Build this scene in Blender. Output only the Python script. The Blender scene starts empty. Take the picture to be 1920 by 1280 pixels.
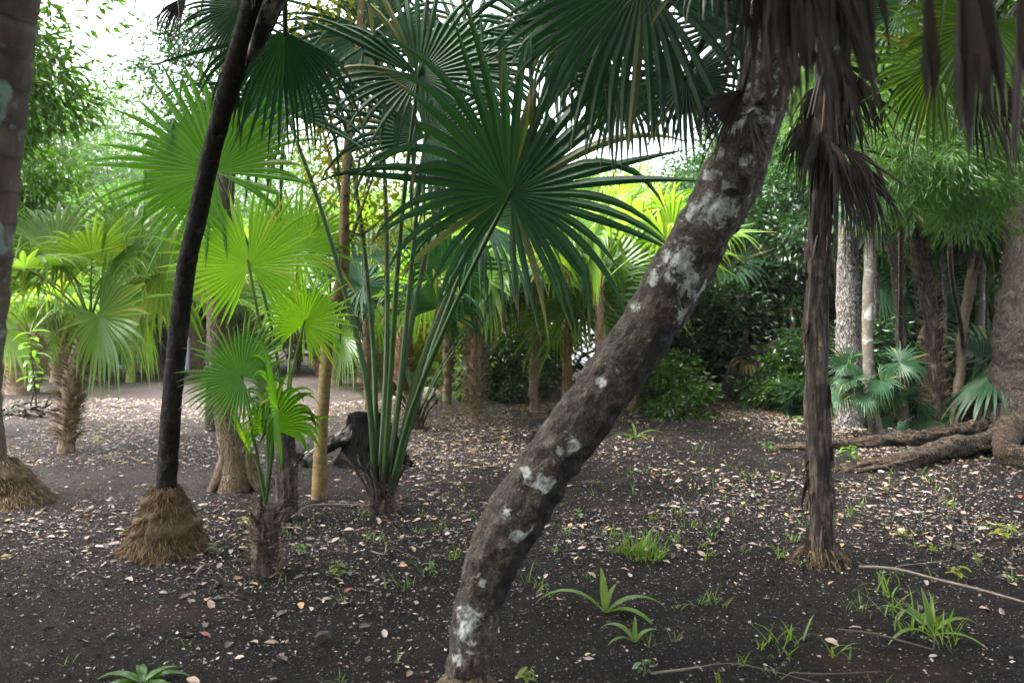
import bpy, math
import numpy as np
from mathutils import Vector

S = bpy.context.scene
COL = S.collection
R = math.radians
F = 1493.0          # focal length in photograph pixels (28 mm on 36 mm, 1920 wide)
CAM_H = 1.5
HOR = 590.0         # horizon row in the photograph

# ------------------------------------------------------------------ camera, sky, sun, exposure
cam = bpy.data.cameras.new('camera')
cam.lens = 28.0
cam.sensor_width = 36.0
cam.shift_y = -(640.0 - HOR) / 1920.0
cam.clip_start = 0.05
cam.clip_end = 900
cam.dof.use_dof = True
cam.dof.focus_distance = 5.6
cam.dof.aperture_fstop = 3.2
cam_o = bpy.data.objects.new('camera', cam)
COL.objects.link(cam_o)
cam_o.location = (0, 0, CAM_H)
cam_o.rotation_euler = (R(90), 0, 0)
S.camera = cam_o

SUN_EL, SUN_AZ = 60.0, -100.0        # degrees; azimuth measured from +Y (away from the camera) towards +X
wd = bpy.data.worlds.new('World')
S.world = wd
wd.use_nodes = True
wn = wd.node_tree
wn.nodes.clear()
w_out = wn.nodes.new('ShaderNodeOutputWorld')
w_bg = wn.nodes.new('ShaderNodeBackground')
w_sky = wn.nodes.new('ShaderNodeTexSky')
w_sky.sky_type = 'NISHITA'
w_sky.sun_disc = False
w_sky.sun_elevation = R(SUN_EL)
w_sky.sun_rotation = R(SUN_AZ)
w_sky.air_density = 1.0
w_sky.dust_density = 6.0
w_sky.ozone_density = 1.0
w_hs = wn.nodes.new('ShaderNodeHueSaturation')
w_hs.inputs['Saturation'].default_value = 0.34
w_bg.inputs['Strength'].default_value = 0.15
wn.links.new(w_sky.outputs[0], w_hs.inputs['Color'])
wn.links.new(w_hs.outputs[0], w_bg.inputs['Color'])
wn.links.new(w_bg.outputs[0], w_out.inputs['Surface'])

sun = bpy.data.lights.new('sun', 'SUN')
sun.energy = 1.1
sun.angle = R(35)
sun.color = (1.0, 0.97, 0.92)
sun_o = bpy.data.objects.new('sun', sun)
COL.objects.link(sun_o)
_d = Vector((math.sin(R(SUN_AZ)) * math.cos(R(SUN_EL)), math.cos(R(SUN_AZ)) * math.cos(R(SUN_EL)), math.sin(R(SUN_EL))))
sun_o.rotation_euler = _d.to_track_quat('Z', 'Y').to_euler()
sun_o.location = _d * 40

S.view_settings.view_transform = 'Standard'
S.view_settings.look = 'None'
S.view_settings.gamma = 1.0
S.view_settings.exposure = 3.12
S.cycles.max_bounces = 9
S.cycles.diffuse_bounces = 6
S.cycles.glossy_bounces = 3
S.cycles.transmission_bounces = 7
S.cycles.volume_bounces = 0
S.cycles.transparent_max_bounces = 8
S.cycles.caustics_reflective = False
S.cycles.caustics_refractive = False
S.cycles.sample_clamp_indirect = 6.0
S.cycles.use_denoising = True
S.cycles.use_adaptive_sampling = True
S.cycles.adaptive_threshold = 0.02

# ------------------------------------------------------------------ layout helpers
def W(px, py, d):
    """point at distance d seen at photograph pixel (px, py)"""
    return np.array([(px - 960.0) / F * d, d, CAM_H - (py - HOR) / F * d])

def gd(py):
    return CAM_H * F / (py - HOR)

def G(px, py):
    d = gd(py)
    return np.array([(px - 960.0) / F * d, d, 0.0])

def unit(v):
    v = np.asarray(v, float)
    return v / (np.linalg.norm(v, axis=-1, keepdims=True) + 1e-12)

UP = np.array([0., 0., 1.])

# ------------------------------------------------------------------ mesh helpers
def mk_mesh(name, V, faces, mat=None, smooth=True, attrs=None, uv=None, midx=None):
    me = bpy.data.meshes.new(name)
    V = np.asarray(V, np.float32)
    me.vertices.add(len(V))
    me.vertices.foreach_set('co', V.ravel())
    idx = np.concatenate([np.asarray(f, np.int32).ravel() for f in faces])
    tot = np.concatenate([np.full(len(f), np.asarray(f).shape[1], np.int32) for f in faces])
    start = np.concatenate([[0], np.cumsum(tot)[:-1]]).astype(np.int32)
    me.loops.add(len(idx))
    me.loops.foreach_set('vertex_index', idx)
    me.polygons.add(len(tot))
    me.polygons.foreach_set('loop_start', start)
    me.polygons.foreach_set('loop_total', tot)
    if midx is not None:
        me.polygons.foreach_set('material_index', np.asarray(midx, np.int32))
    me.polygons.foreach_set('use_smooth', np.full(len(tot), smooth, bool))
    if uv is not None:
        l = me.uv_layers.new(name='UVMap')
        l.data.foreach_set('uv', np.asarray(uv, np.float32)[idx].ravel())
    if attrs:
        for k, a in attrs.items():
            a = np.asarray(a, np.float32)
            if a.ndim == 1:
                at = me.attributes.new(k, 'FLOAT', 'POINT')
                at.data.foreach_set('value', a)
            else:
                at = me.attributes.new(k, 'FLOAT_COLOR', 'POINT')
                if a.shape[1] == 3:
                    a = np.concatenate([a, np.ones((len(a), 1), np.float32)], 1)
                at.data.foreach_set('color', a.ravel())
    me.update()
    me.validate()
    if mat is not None:
        for m in (mat if isinstance(mat, (list, tuple)) else [mat]):
            me.materials.append(m)
    return me

def join(pieces):
    """pieces: list of (V, faces list, attr dict, uv) -> merged tuple"""
    Vs, Fs, off = [], [], 0
    at, uvs = {}, []
    for V, faces, a, uv in pieces:
        Vs.append(V)
        for f in faces:
            Fs.append(np.asarray(f) + off)
        for k in a:
            at.setdefault(k, []).append(np.asarray(a[k]))
        uvs.append(uv if uv is not None else np.zeros((len(V), 2)))
        off += len(V)
    return np.concatenate(Vs), Fs, {k: np.concatenate(v) for k, v in at.items()}, np.concatenate(uvs)

def link(o, parent=None):
    COL.objects.link(o)
    if parent is not None:
        o.parent = parent
    return o

def tag(o, label=None, cat=None, group=None, kind=None):
    if label: o['label'] = label
    if cat: o['category'] = cat
    if group: o['group'] = group
    if kind: o['kind'] = kind
    return o

def thing(name, label, cat, loc, group=None):
    o = bpy.data.objects.new(name, None)
    o.empty_display_size = 0.1
    o.location = loc
    link(o)
    return tag(o, label, cat, group)

def part(name, me, parent, loc=(0, 0, 0), rz=0.0, color=None, scale=1.0):
    o = bpy.data.objects.new(name, me)
    o.location = loc
    o.rotation_euler = (0, 0, rz)
    o.scale = (scale,) * 3
    if color is not None:
        o.color = (*color, 1.0)
    return link(o, parent)

# ------------------------------------------------------------------ noise
def vnoise(u, v, nu, nv, rng, wrap_u=True):
    """value noise, u in [0,1) periodic, v in [0,1]"""
    g = rng.random((nu, nv + 2)) * 2 - 1
    x = (u % 1.0) * nu
    y = np.clip(v, 0, 1) * nv
    i = np.floor(x).astype(int); j = np.floor(y).astype(int)
    fx = x - i; fy = y - j
    fx = fx * fx * (3 - 2 * fx); fy = fy * fy * (3 - 2 * fy)
    i0 = i % nu; i1 = (i + 1) % nu; j1 = np.minimum(j + 1, nv + 1); j0 = np.minimum(j, nv + 1)
    return (g[i0, j0] * (1 - fx) + g[i1, j0] * fx) * (1 - fy) + (g[i0, j1] * (1 - fx) + g[i1, j1] * fx) * fy

def fbm2(x, y, rng, scale, octs=4):
    out = np.zeros_like(x, float); a = 1.0; t = 0
    for o in range(octs):
        g = rng.random((64, 64)) * 2 - 1
        X = x / scale * 2 ** o; Y = y / scale * 2 ** o
        i = np.floor(X).astype(int); j = np.floor(Y).astype(int)
        fx = X - i; fy = Y - j
        fx = fx * fx * (3 - 2 * fx); fy = fy * fy * (3 - 2 * fy)
        out += a * ((g[i % 64, j % 64] * (1 - fx) + g[(i + 1) % 64, j % 64] * fx) * (1 - fy)
                    + (g[i % 64, (j + 1) % 64] * (1 - fx) + g[(i + 1) % 64, (j + 1) % 64] * fx) * fy)
        t += a; a *= 0.5
    return out / t

# ------------------------------------------------------------------ tubes
def spline(P, n):
    P = np.asarray(P, float)
    if len(P) == 2:
        t = np.linspace(0, 1, n)[:, None]
        return P[0] * (1 - t) + P[1] * t
    Q = np.concatenate([[2 * P[0] - P[1]], P, [2 * P[-1] - P[-2]]])
    m = len(P) - 1
    ts = np.linspace(0, m, n)
    k = np.minimum(ts.astype(int), m - 1)
    t = (ts - k)[:, None]
    p0, p1, p2, p3 = Q[k], Q[k + 1], Q[k + 2], Q[k + 3]
    return 0.5 * (2 * p1 + (p2 - p0) * t + (2 * p0 - 5 * p1 + 4 * p2 - p3) * t ** 2 + (3 * p1 - p0 - 3 * p2 + p3) * t ** 3)

def tube(path, radii, nu=16, nv=24, amp=0.0, seed=0, freq=(7, 1.0), ring=0.0, ring_n=20, cap=True, flat=1.0, lumps=0.0):
    """returns (V, faces, attrs, uv); radii is interpolated along the path"""
    rng = np.random.default_rng(seed)
    C = spline(path, nv)
    r = np.interp(np.linspace(0, 1, nv), np.linspace(0, 1, len(radii)), radii)
    T = np.gradient(C, axis=0)
    T = unit(T)
    ref = np.array([0., 1., 0.]) if abs(T[0][1]) < 0.9 else np.array([1., 0., 0.])
    N = np.zeros_like(C)
    n = unit(ref - T[0] * ref.dot(T[0]))
    for i in range(nv):
        n = unit(n - T[i] * n.dot(T[i]))
        N[i] = n
    B = np.cross(T, N)
    seg = np.linalg.norm(np.diff(C, axis=0), axis=1)
    L = np.concatenate([[0], np.cumsum(seg)])
    a = np.linspace(0, 2 * np.pi, nu + 1)
    A, Vv = np.meshgrid(a / (2 * np.pi), L / max(L[-1], 1e-6), indexing='xy')
    rad = np.repeat(r[:, None], nu + 1, 1)
    if amp > 0:
        nl = max(2, int(L[-1] * freq[1] * 10))
        rad = rad + amp * vnoise(A, Vv, freq[0], nl, rng) + amp * 0.5 * vnoise(A, Vv, freq[0] * 2 + 1, nl * 2, rng) + amp * 0.3 * vnoise(A, Vv, freq[0] * 5, nl * 5, rng)
    if lumps > 0:
        rad = rad + lumps * vnoise(A, Vv, 3, max(2, int(L[-1] * 3)), rng)
    if ring > 0:
        rad = rad + ring * (np.mod(Vv * ring_n + 0.12 * vnoise(A, Vv, 3, 12, rng), 1.0) - 0.5)
    ca = np.cos(a)[None, :, None]; sa = np.sin(a)[None, :, None] * flat
    V = C[:, None, :] + rad[:, :, None] * (ca * N[:, None, :] + sa * B[:, None, :])
    V = V.reshape(-1, 3)
    i = np.arange(nv - 1)[:, None] * (nu + 1) + np.arange(nu)[None, :]
    f = np.stack([i, i + 1, i + nu + 2, i + nu + 1], -1).reshape(-1, 4)
    uv = np.stack([A * 2 * np.pi * np.mean(r), np.repeat(L[:, None], nu + 1, 1)], -1).reshape(-1, 2)
    faces = [f]
    if cap:
        m = len(V)
        V = np.concatenate([V, [C[-1] + T[-1] * r[-1] * 0.15]])
        uv = np.concatenate([uv, [[0, L[-1]]]])
        b = (nv - 1) * (nu + 1)
        k = np.arange(nu)
        faces.append(np.stack([b + k, b + k + 1, np.full(nu, m)], -1))
    return V, faces, {'rnd': np.full(len(V), rng.random())}, uv

def tube_mesh(name, mat, *a, **k):
    V, f, at, uv = tube(*a, **k)
    return mk_mesh(name, V, f, mat, True, at, uv)

# ------------------------------------------------------------------ fan fronds
def fan(hub, axis, normal, Rr, nseg=46, spread=150, fuse=0.42, droop=0.6, kink=0.12, seed=0, pleat=0.6, cup=0.2, ragged=0.08, back=0.8, jit=0.10, ns=7, droop_var=0.75, wide=1.0, missing=0.03):
    """a palmate leaf blade: pleated and fused near the hub, split into pointed segments that sag under gravity"""
    rng = np.random.default_rng(seed)
    a = unit(axis); n = np.asarray(normal, float); n = unit(n - a * n.dot(a)); b = np.cross(n, a)
    sp = R(spread)
    dth = 2 * sp / nseg
    th = -sp + dth * (np.arange(nseg) + 0.5)
    thj = th + rng.normal(0, dth * jit, nseg)
    def dirs(t):
        v = np.cos(t)[:, None] * a + np.sin(t)[:, None] * b + (cup * np.abs(np.sin(t)))[:, None] * n
        return unit(v)
    L = Rr * (back + (1 - back) * np.cos(th * 0.6)) * (1 + rng.normal(0, ragged, nseg))
    rf = Rr * fuse * (back + (1 - back) * np.cos(th * 0.6))
    D = dirs(th); Dl = dirs(th - dth / 2); Dr = dirs(th + dth / 2)
    hw = rf * math.sin(dth / 2)
    rows = []
    for q in (0.03, 0.35, 0.7, 1.0):
        r = (rf * q)[:, None]
        lift = (pleat * hw * q)[:, None] * n
        rows.append((hub + Dl * r, hub + D * r * math.cos(dth / 2) + lift, hub + Dr * r))
    P = hub + D * (rf * math.cos(dth / 2))[:, None]
    d = dirs(thj)
    e0 = unit(Dr - Dl)
    g = droop * (1 + droop_var * rng.normal(0, 1, nseg)).clip(0.15, 3)
    kk = np.where(rng.random(nseg) < kink, rng.integers(2, ns - 1, nseg), 99)
    side = rng.normal(0, 0.13, (nseg, 3))
    step = (L - rf) / ns
    for s in range(1, ns + 1):
        f = s / ns
        d = d + (g / ns * (0.5 + f))[:, None] * (-UP) + side / ns
        d = np.where((kk == s)[:, None], d * 0.15 + np.array([0, 0, -1.0]) + rng.normal(0, 0.12, (nseg, 3)), d)
        d = unit(d)
        P = P + d * step[:, None]
        e = unit(e0 - d * (e0 * d).sum(1, keepdims=True))
        m = np.cross(d, e)
        m = m * np.sign((m * n).sum(1, keepdims=True) + 1e-6)
        w = hw * wide * (1 - f ** 1.5) * (1 + 0.1 * math.sin(f * 3)) + 0.0008
        rows.append((P - e * w[:, None], P + m * (pleat * w)[:, None], P + e * w[:, None]))
    V = np.stack([np.stack(r_, 1) for r_ in rows], 1)        # nseg, nrow, 3, 3
    nr = V.shape[1]
    keep = rng.random(nseg) >= missing
    base = (np.arange(nseg) * nr * 3)[keep][:, None] + (np.arange(nr - 1) * 3)[None, :]
    f1 = np.stack([base, base + 1, base + 4, base + 3], -1).reshape(-1, 4)
    f2 = np.stack([base + 1, base + 2, base + 5, base + 4], -1).reshape(-1, 4)
    rnd = np.repeat(rng.random(nseg), nr * 3)
    al = np.tile(np.repeat(np.linspace(0, 1, nr), 3), nseg)
    mid = np.tile(np.array([0, 1, 0.]), nseg * nr)
    return V.reshape(-1, 3), [f1, f2], {'rnd': rnd, 'along': al, 'mid': mid}, None

def fan_mesh(name, mat, *a, **k):
    V, f, at, uv = fan(*a, **k)
    return mk_mesh(name, V, f, mat, False, at)

def pinnate(base, az, elev, L, n=38, ll=0.5, droop=1.2, seed=0, fold=0.5):
    """a feather frond: returns rachis tube and leaflets"""
    rng = np.random.default_rng(seed)
    d = np.array([math.cos(az) * math.cos(elev), math.sin(az) * math.cos(elev), math.sin(elev)])
    P = [np.array(base, float)]; D = [d]
    for s in range(24):
        d = unit(d + droop / 24 * (0.3 + 1.4 * s / 24) * (-UP)); P.append(P[-1] + d * L / 24); D.append(d)
    P = np.array(P); D = np.array(D)
    rach = tube(P[::4], [0.02, 0.014, 0.008, 0.004], nu=6, nv=14)
    ts = np.linspace(0.18, 0.99, n)
    X = np.stack([np.interp(ts * 24, np.arange(25), P[:, k]) for k in range(3)], 1)
    T = unit(np.stack([np.interp(ts * 24, np.arange(25), D[:, k]) for k in range(3)], 1))
    side = unit(np.cross(T, UP))
    up = np.cross(side, T)
    out = [rach]
    for sgn in (-1, 1):
        dd = unit(side * sgn + T * 0.75 + up * fold * 0.5 + rng.normal(0, 0.06, (n, 3)))
        l = ll * np.sin(np.pi * (0.12 + 0.83 * ts)) ** 0.6 * (1 + rng.normal(0, 0.05, n))
        Q = X.copy(); rows = []
        e0 = unit(np.cross(dd, up))
        w0 = 0.017
        for s in range(6):
            f = s / 5
            e = unit(e0 - dd * (e0 * dd).sum(1, keepdims=True))
            w = w0 * (math.sin(math.pi * (0.15 + 0.85 * f)) ** 0.7 if f < 1 else 0.03)
            mm = np.cross(dd, e)
            rows.append((Q - e * w, Q + mm * w * 0.5, Q + e * w))
            dd = unit(dd + (-UP) * (0.16 + 0.2 * rng.random((n, 1))))
            Q = Q + dd * (l / 5)[:, None]
        V = np.stack([np.stack(r_, 1) for r_ in rows], 1)
        nr = 6
        b = (np.arange(n) * nr * 3)[:, None] + (np.arange(nr - 1) * 3)[None, :]
        f1 = np.stack([b, b + 1, b + 4, b + 3], -1).reshape(-1, 4)
        f2 = np.stack([b + 1, b + 2, b + 5, b + 4], -1).reshape(-1, 4)
        out.append((V.reshape(-1, 3), [f1, f2], {'rnd': np.repeat(rng.random(n), nr * 3)}, None))
    return join(out)

# ------------------------------------------------------------------ broad leaves
def leaves(P, D, N, length, width, rnd, col=None, fold=0.18, curl=0.0):
    D = unit(D); E = unit(np.cross(N, D)); M = np.cross(D, E)
    l = np.asarray(length)[:, None]; w = np.asarray(width)[:, None]
    b = P; c = P + D * l * 0.45 - M * w * fold * 2; t = P + D * l - M * l * curl
    lf = P + D * l * 0.42 - E * w * 0.5; rt = P + D * l * 0.42 + E * w * 0.5
    V = np.stack([b, rt, t, lf, c], 1).reshape(-1, 3)
    i = np.arange(len(P))[:, None] * 5
    f = np.concatenate([i + np.array([[0, 1, 4]]), i + np.array([[0, 4, 3]]), i + np.array([[4, 1, 2]]), i + np.array([[4, 2, 3]])])
    at = {'rnd': np.repeat(rnd, 5)}
    if col is not None:
        at['Col'] = np.repeat(col, 5, 0)
    return V, [f], at, None

def crown_leaves(n, radii, clumps, leaf, seed, clump_r=0.22, hang=0.5, shell=0.35, aspect=0.42):
    """leaf cloud round the origin, gathered in sprays"""
    rng = np.random.default_rng(seed)
    v = unit(rng.normal(0, 1, (clumps, 3)))
    rr = (shell + (1 - shell) * rng.random((clumps, 1)) ** 0.6)
    C = v * rr * np.asarray(radii)
    k = rng.integers(0, clumps, n)
    size = np.mean(radii) * clump_r * (0.5 + rng.random(clumps))
    off = rng.normal(0, 1, (n, 3)).clip(-1.7, 1.7) * size[k][:, None] * np.array([1, 1, 0.55])
    P = C[k] + off
    D = unit(off * 0.9 / (size[k][:, None] + 1e-6) + v[k] * 0.5 + rng.normal(0, 0.5, (n, 3)) + np.array([0, 0, -hang]))
    N = unit(np.array([0, 0, 1.0]) + rng.normal(0, 0.45, (n, 3)))
    ln = leaf * (0.6 + 0.7 * rng.random(n))
    rnd = (0.5 * rng.random(n) + 0.5 * rng.random(clumps)[k])
    return leaves(P, D, N, ln, ln * aspect, rnd), C

# ------------------------------------------------------------------ materials
def mat_new(name):
    m = bpy.data.materials.new(name)
    m.use_nodes = True
    nt = m.node_tree
    nt.nodes.clear()
    out = nt.nodes.new('ShaderNodeOutputMaterial')
    return m, nt, out

def nd(nt, t, **k):
    n = nt.nodes.new(t)
    for a, b in k.items():
        setattr(n, a, b)
    return n

def ramp(nt, fac, stops):
    r = nd(nt, 'ShaderNodeValToRGB')
    el = r.color_ramp.elements
    while len(el) < len(stops):
        el.new(0.5)
    for e, (p, c) in zip(el, stops):
        e.position = p
        e.color = (*c, 1) if len(c) == 3 else c
    nt.links.new(fac, r.inputs['Fac'])
    return r.outputs['Color']

def mixc(nt, fac, a, b, mode='MIX'):
    m = nd(nt, 'ShaderNodeMix', data_type='RGBA', blend_type=mode)
    for sock, v in ((m.inputs[0], fac), (m.inputs[6], a), (m.inputs[7], b)):
        if isinstance(v, (int, float)):
            sock.default_value = v
        elif isinstance(v, tuple):
            sock.default_value = (*v, 1)
        else:
            nt.links.new(v, sock)
    return m.outputs[2]

def math_n(nt, op, a, b=None, c=None, clamp=False):
    m = nd(nt, 'ShaderNodeMath', operation=op, use_clamp=clamp)
    for i, v in enumerate((a, b, c)):
        if v is None: continue
        if isinstance(v, (int, float)): m.inputs[i].default_value = v
        else: nt.links.new(v, m.inputs[i])
    return m.outputs[0]

def noise(nt, vec, scale, detail=4, rough=0.55, vscale=None, dist=0.0):
    if vscale is not None:
        mp = nd(nt, 'ShaderNodeMapping')
        mp.inputs['Scale'].default_value = vscale
        nt.links.new(vec, mp.inputs['Vector'])
        vec = mp.outputs[0]
    n = nd(nt, 'ShaderNodeTexNoise')
    n.inputs['Scale'].default_value = scale
    n.inputs['Detail'].default_value = detail
    n.inputs['Roughness'].default_value = rough
    n.inputs['Distortion'].default_value = dist
    nt.links.new(vec, n.inputs['Vector'])
    return n.outputs[0]

def attr(nt, name):
    a = nd(nt, 'ShaderNodeAttribute', attribute_name=name)
    return a

def leaf_mat(name, ca, cb, trans=0.42, gain=(2.0, 2.1, 0.7), rough=0.36, dead=None, spec=0.35):
    m, nt, out = mat_new(name)
    rn = attr(nt, 'rnd').outputs['Fac']
    oi = nd(nt, 'ShaderNodeObjectInfo')
    tc = nd(nt, 'ShaderNodeTexCoord')
    nz = noise(nt, tc.outputs['Object'], 9, 3)
    f = math_n(nt, 'ADD', math_n(nt, 'MULTIPLY', rn, 0.6), math_n(nt, 'MULTIPLY', nz, 0.4))
    c = mixc(nt, f, ca, cb)
    if dead is not None:
        al = attr(nt, 'along').outputs['Fac']
        nn = math_n(nt, 'ADD', al, math_n(nt, 'MULTIPLY', math_n(nt, 'SUBTRACT', rn, 0.5), 0.25))
        tip = nd(nt, 'ShaderNodeMapRange'); tip.inputs[1].default_value = 0.86; tip.inputs[2].default_value = 1.06
        nt.links.new(nn, tip.inputs[0])
        c = mixc(nt, tip.outputs[0], c, dead)
        old = math_n(nt, 'MULTIPLY', math_n(nt, 'GREATER_THAN', rn, 0.955), math_n(nt, 'MULTIPLY', al, 0.9))
        c = mixc(nt, old, c, (0.20, 0.15, 0.05))
        md = attr(nt, 'mid').outputs['Fac']
        vein = math_n(nt, 'POWER', md, 6.0)
        c = mixc(nt, math_n(nt, 'MULTIPLY', vein, 0.35), c, tuple(min(1, x * 2.2) for x in cb))
    c = mixc(nt, 1.0, c, oi.outputs['Color'], 'MULTIPLY')
    p = nd(nt, 'ShaderNodeBsdfPrincipled')
    nt.links.new(c, p.inputs['Base Color'])
    p.inputs['Roughness'].default_value = rough
    p.inputs['Specular IOR Level'].default_value = spec
    if trans > 0:
        tr = nd(nt, 'ShaderNodeBsdfTranslucent')
        nt.links.new(mixc(nt, 1.0, c, gain, 'MULTIPLY'), tr.inputs['Color'])
        mx = nd(nt, 'ShaderNodeMixShader'); mx.inputs[0].default_value = trans
        nt.links.new(p.outputs[0], mx.inputs[1]); nt.links.new(tr.outputs[0], mx.inputs[2])
        nt.links.new(mx.outputs[0], out.inputs['Surface'])
    else:
        nt.links.new(p.outputs[0], out.inputs['Surface'])
    return m

def bark_mat(name, stops, scale=(6, 6, 1.5), nscale=5.0, bump=0.5, rough=0.8, rings=0.0, ring_scale=30, uv=True, crack=0.0, speck=None, dist=0.02, wet=0.0, coarse=None, spec=0.35):
    m, nt, out = mat_new(name)
    tc = nd(nt, 'ShaderNodeTexCoord')
    vec = tc.outputs['UV'] if uv else tc.outputs['Object']
    n1 = noise(nt, vec, nscale, 7, 0.65, vscale=scale)
    n2 = noise(nt, tc.outputs['Object'], 14, 5, 0.6)
    f = math_n(nt, 'ADD', math_n(nt, 'MULTIPLY', n1, 0.65), math_n(nt, 'MULTIPLY', n2, 0.35))
    h = f
    if rings > 0:
        sx = nd(nt, 'ShaderNodeSeparateXYZ'); nt.links.new(vec, sx.inputs[0])
        wob = math_n(nt, 'MULTIPLY', noise(nt, tc.outputs['Object'], 8, 2), 0.03)
        y = math_n(nt, 'FRACT', math_n(nt, 'MULTIPLY', math_n(nt, 'ADD', sx.outputs[1], wob), ring_scale))
        rg = math_n(nt, 'POWER', y, 8.0)
        f = math_n(nt, 'SUBTRACT', f, math_n(nt, 'MULTIPLY', rg, rings))
        h = math_n(nt, 'SUBTRACT', h, math_n(nt, 'MULTIPLY', rg, 0.6))
    if crack > 0:
        vo = nd(nt, 'ShaderNodeTexVoronoi', feature='DISTANCE_TO_EDGE')
        mp = nd(nt, 'ShaderNodeMapping'); mp.inputs['Scale'].default_value = scale
        nt.links.new(vec, mp.inputs[0]); 
        av = nd(nt, 'ShaderNodeVectorMath', operation='ADD')
        nt.links.new(mp.outputs[0], av.inputs[0])
        nsn = nd(nt, 'ShaderNodeTexNoise'); nsn.inputs['Scale'].default_value = 6; nt.links.new(vec, nsn.inputs['Vector'])
        nt.links.new(nsn.outputs['Color'], av.inputs[1])
        nt.links.new(av.outputs[0], vo.inputs['Vector']); vo.inputs['Scale'].default_value = nscale * 1.2
        cr = nd(nt, 'ShaderNodeMapRange'); cr.inputs[1].default_value = 0.0; cr.inputs[2].default_value = 0.12
        nt.links.new(vo.outputs['Distance'], cr.inputs[0])
        inv = math_n(nt, 'SUBTRACT', 1.0, cr.outputs[0])
        f = math_n(nt, 'SUBTRACT', f, math_n(nt, 'MULTIPLY', inv, crack))
        h = math_n(nt, 'SUBTRACT', h, math_n(nt, 'MULTIPLY', inv, 0.7))
    c = ramp(nt, f, stops)
    if coarse is not None:
        nc = noise(nt, tc.outputs['Object'], coarse[0], 5, 0.6, dist=0.6)
        mr = nd(nt, 'ShaderNodeMapRange'); mr.inputs[1].default_value = coarse[1]; mr.inputs[2].default_value = coarse[1] + 0.07
        nt.links.new(nc, mr.inputs[0])
        c = mixc(nt, math_n(nt, 'MULTIPLY', mr.outputs[0], coarse[3]), c, coarse[2])
    if speck is not None:
        ns = noise(nt, tc.outputs['Object'], speck[0], 3, 0.5)
        mr = nd(nt, 'ShaderNodeMapRange'); mr.inputs[1].default_value = speck[1]; mr.inputs[2].default_value = speck[1] + 0.05
        nt.links.new(ns, mr.inputs[0])
        c = mixc(nt, mr.outputs[0], c, speck[2])
    p = nd(nt, 'ShaderNodeBsdfPrincipled')
    nt.links.new(c, p.inputs['Base Color'])
    p.inputs['Roughness'].default_value = rough
    p.inputs['Specular IOR Level'].default_value = spec
    bp = nd(nt, 'ShaderNodeBump'); bp.inputs['Strength'].default_value = bump; bp.inputs['Distance'].default_value = dist
    nt.links.new(h, bp.inputs['Height'])
    nt.links.new(bp.outputs[0], p.inputs['Normal'])
    nt.links.new(p.outputs[0], out.inputs['Surface'])
    return m

M = {}
M['fan'] = leaf_mat('fan_leaf', (0.009, 0.032, 0.016), (0.021, 0.062, 0.022), 0.20, (1.6, 1.9, 0.7), 0.42, dead=(0.16, 0.11, 0.05), spec=0.2)
M['fan_young'] = leaf_mat('young_fan_leaf', (0.060, 0.150, 0.014), (0.095, 0.210, 0.018), 0.62, (3.0, 2.8, 0.45), 0.42, dead=(0.14, 0.15, 0.04))
M['fan_far'] = leaf_mat('fan_leaf_grove', (0.050, 0.115, 0.026), (0.105, 0.180, 0.036), 0.46, (2.2, 2.1, 0.5), 0.28, dead=(0.20, 0.15, 0.06))
M['dead'] = leaf_mat('dead_leaf', (0.006, 0.005, 0.0045), (0.060, 0.046, 0.037), 0.06, (1.3, 1.0, 0.7), 0.65)
M['dead_brown'] = leaf_mat('dead_leaf_brown', (0.016, 0.011, 0.008), (0.080, 0.052, 0.034), 0.08, (1.4, 0.9, 0.5), 0.6)
M['dead_yellow'] = leaf_mat('yellowing_leaf', (0.16, 0.15, 0.03), (0.24, 0.18, 0.04), 0.4, (1.6, 1.4, 0.6), 0.5)
M['leaf'] = leaf_mat('broad_leaf', (0.028, 0.080, 0.016), (0.068, 0.140, 0.024), 0.42, (2.0, 2.2, 0.5), 0.24, spec=0.6)
M['leaf_light'] = leaf_mat('broad_leaf_light', (0.095, 0.150, 0.018), (0.200, 0.230, 0.028), 0.50, (2.3, 2.0, 0.4), 0.32)
M['leaf_dark'] = leaf_mat('broad_leaf_deep', (0.014, 0.046, 0.018), (0.036, 0.085, 0.026), 0.30, (1.7, 2.1, 0.6), 0.30, spec=0.45)
M['bamboo'] = leaf_mat('narrow_leaf', (0.035, 0.090, 0.028), (0.075, 0.150, 0.034), 0.42, (2.0, 2.2, 0.6), 0.36)
M['grass'] = leaf_mat('grass_blade', (0.045, 0.105, 0.016), (0.130, 0.190, 0.030), 0.42, (1.8, 1.9, 0.5), 0.4)
M['petiole'] = leaf_mat('petiole_green', (0.022, 0.050, 0.014), (0.045, 0.085, 0.022), 0.0, rough=0.35)
M['petiole_young'] = leaf_mat('petiole_young_green', (0.060, 0.110, 0.020), (0.100, 0.150, 0.030), 0.0, rough=0.4)

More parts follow.
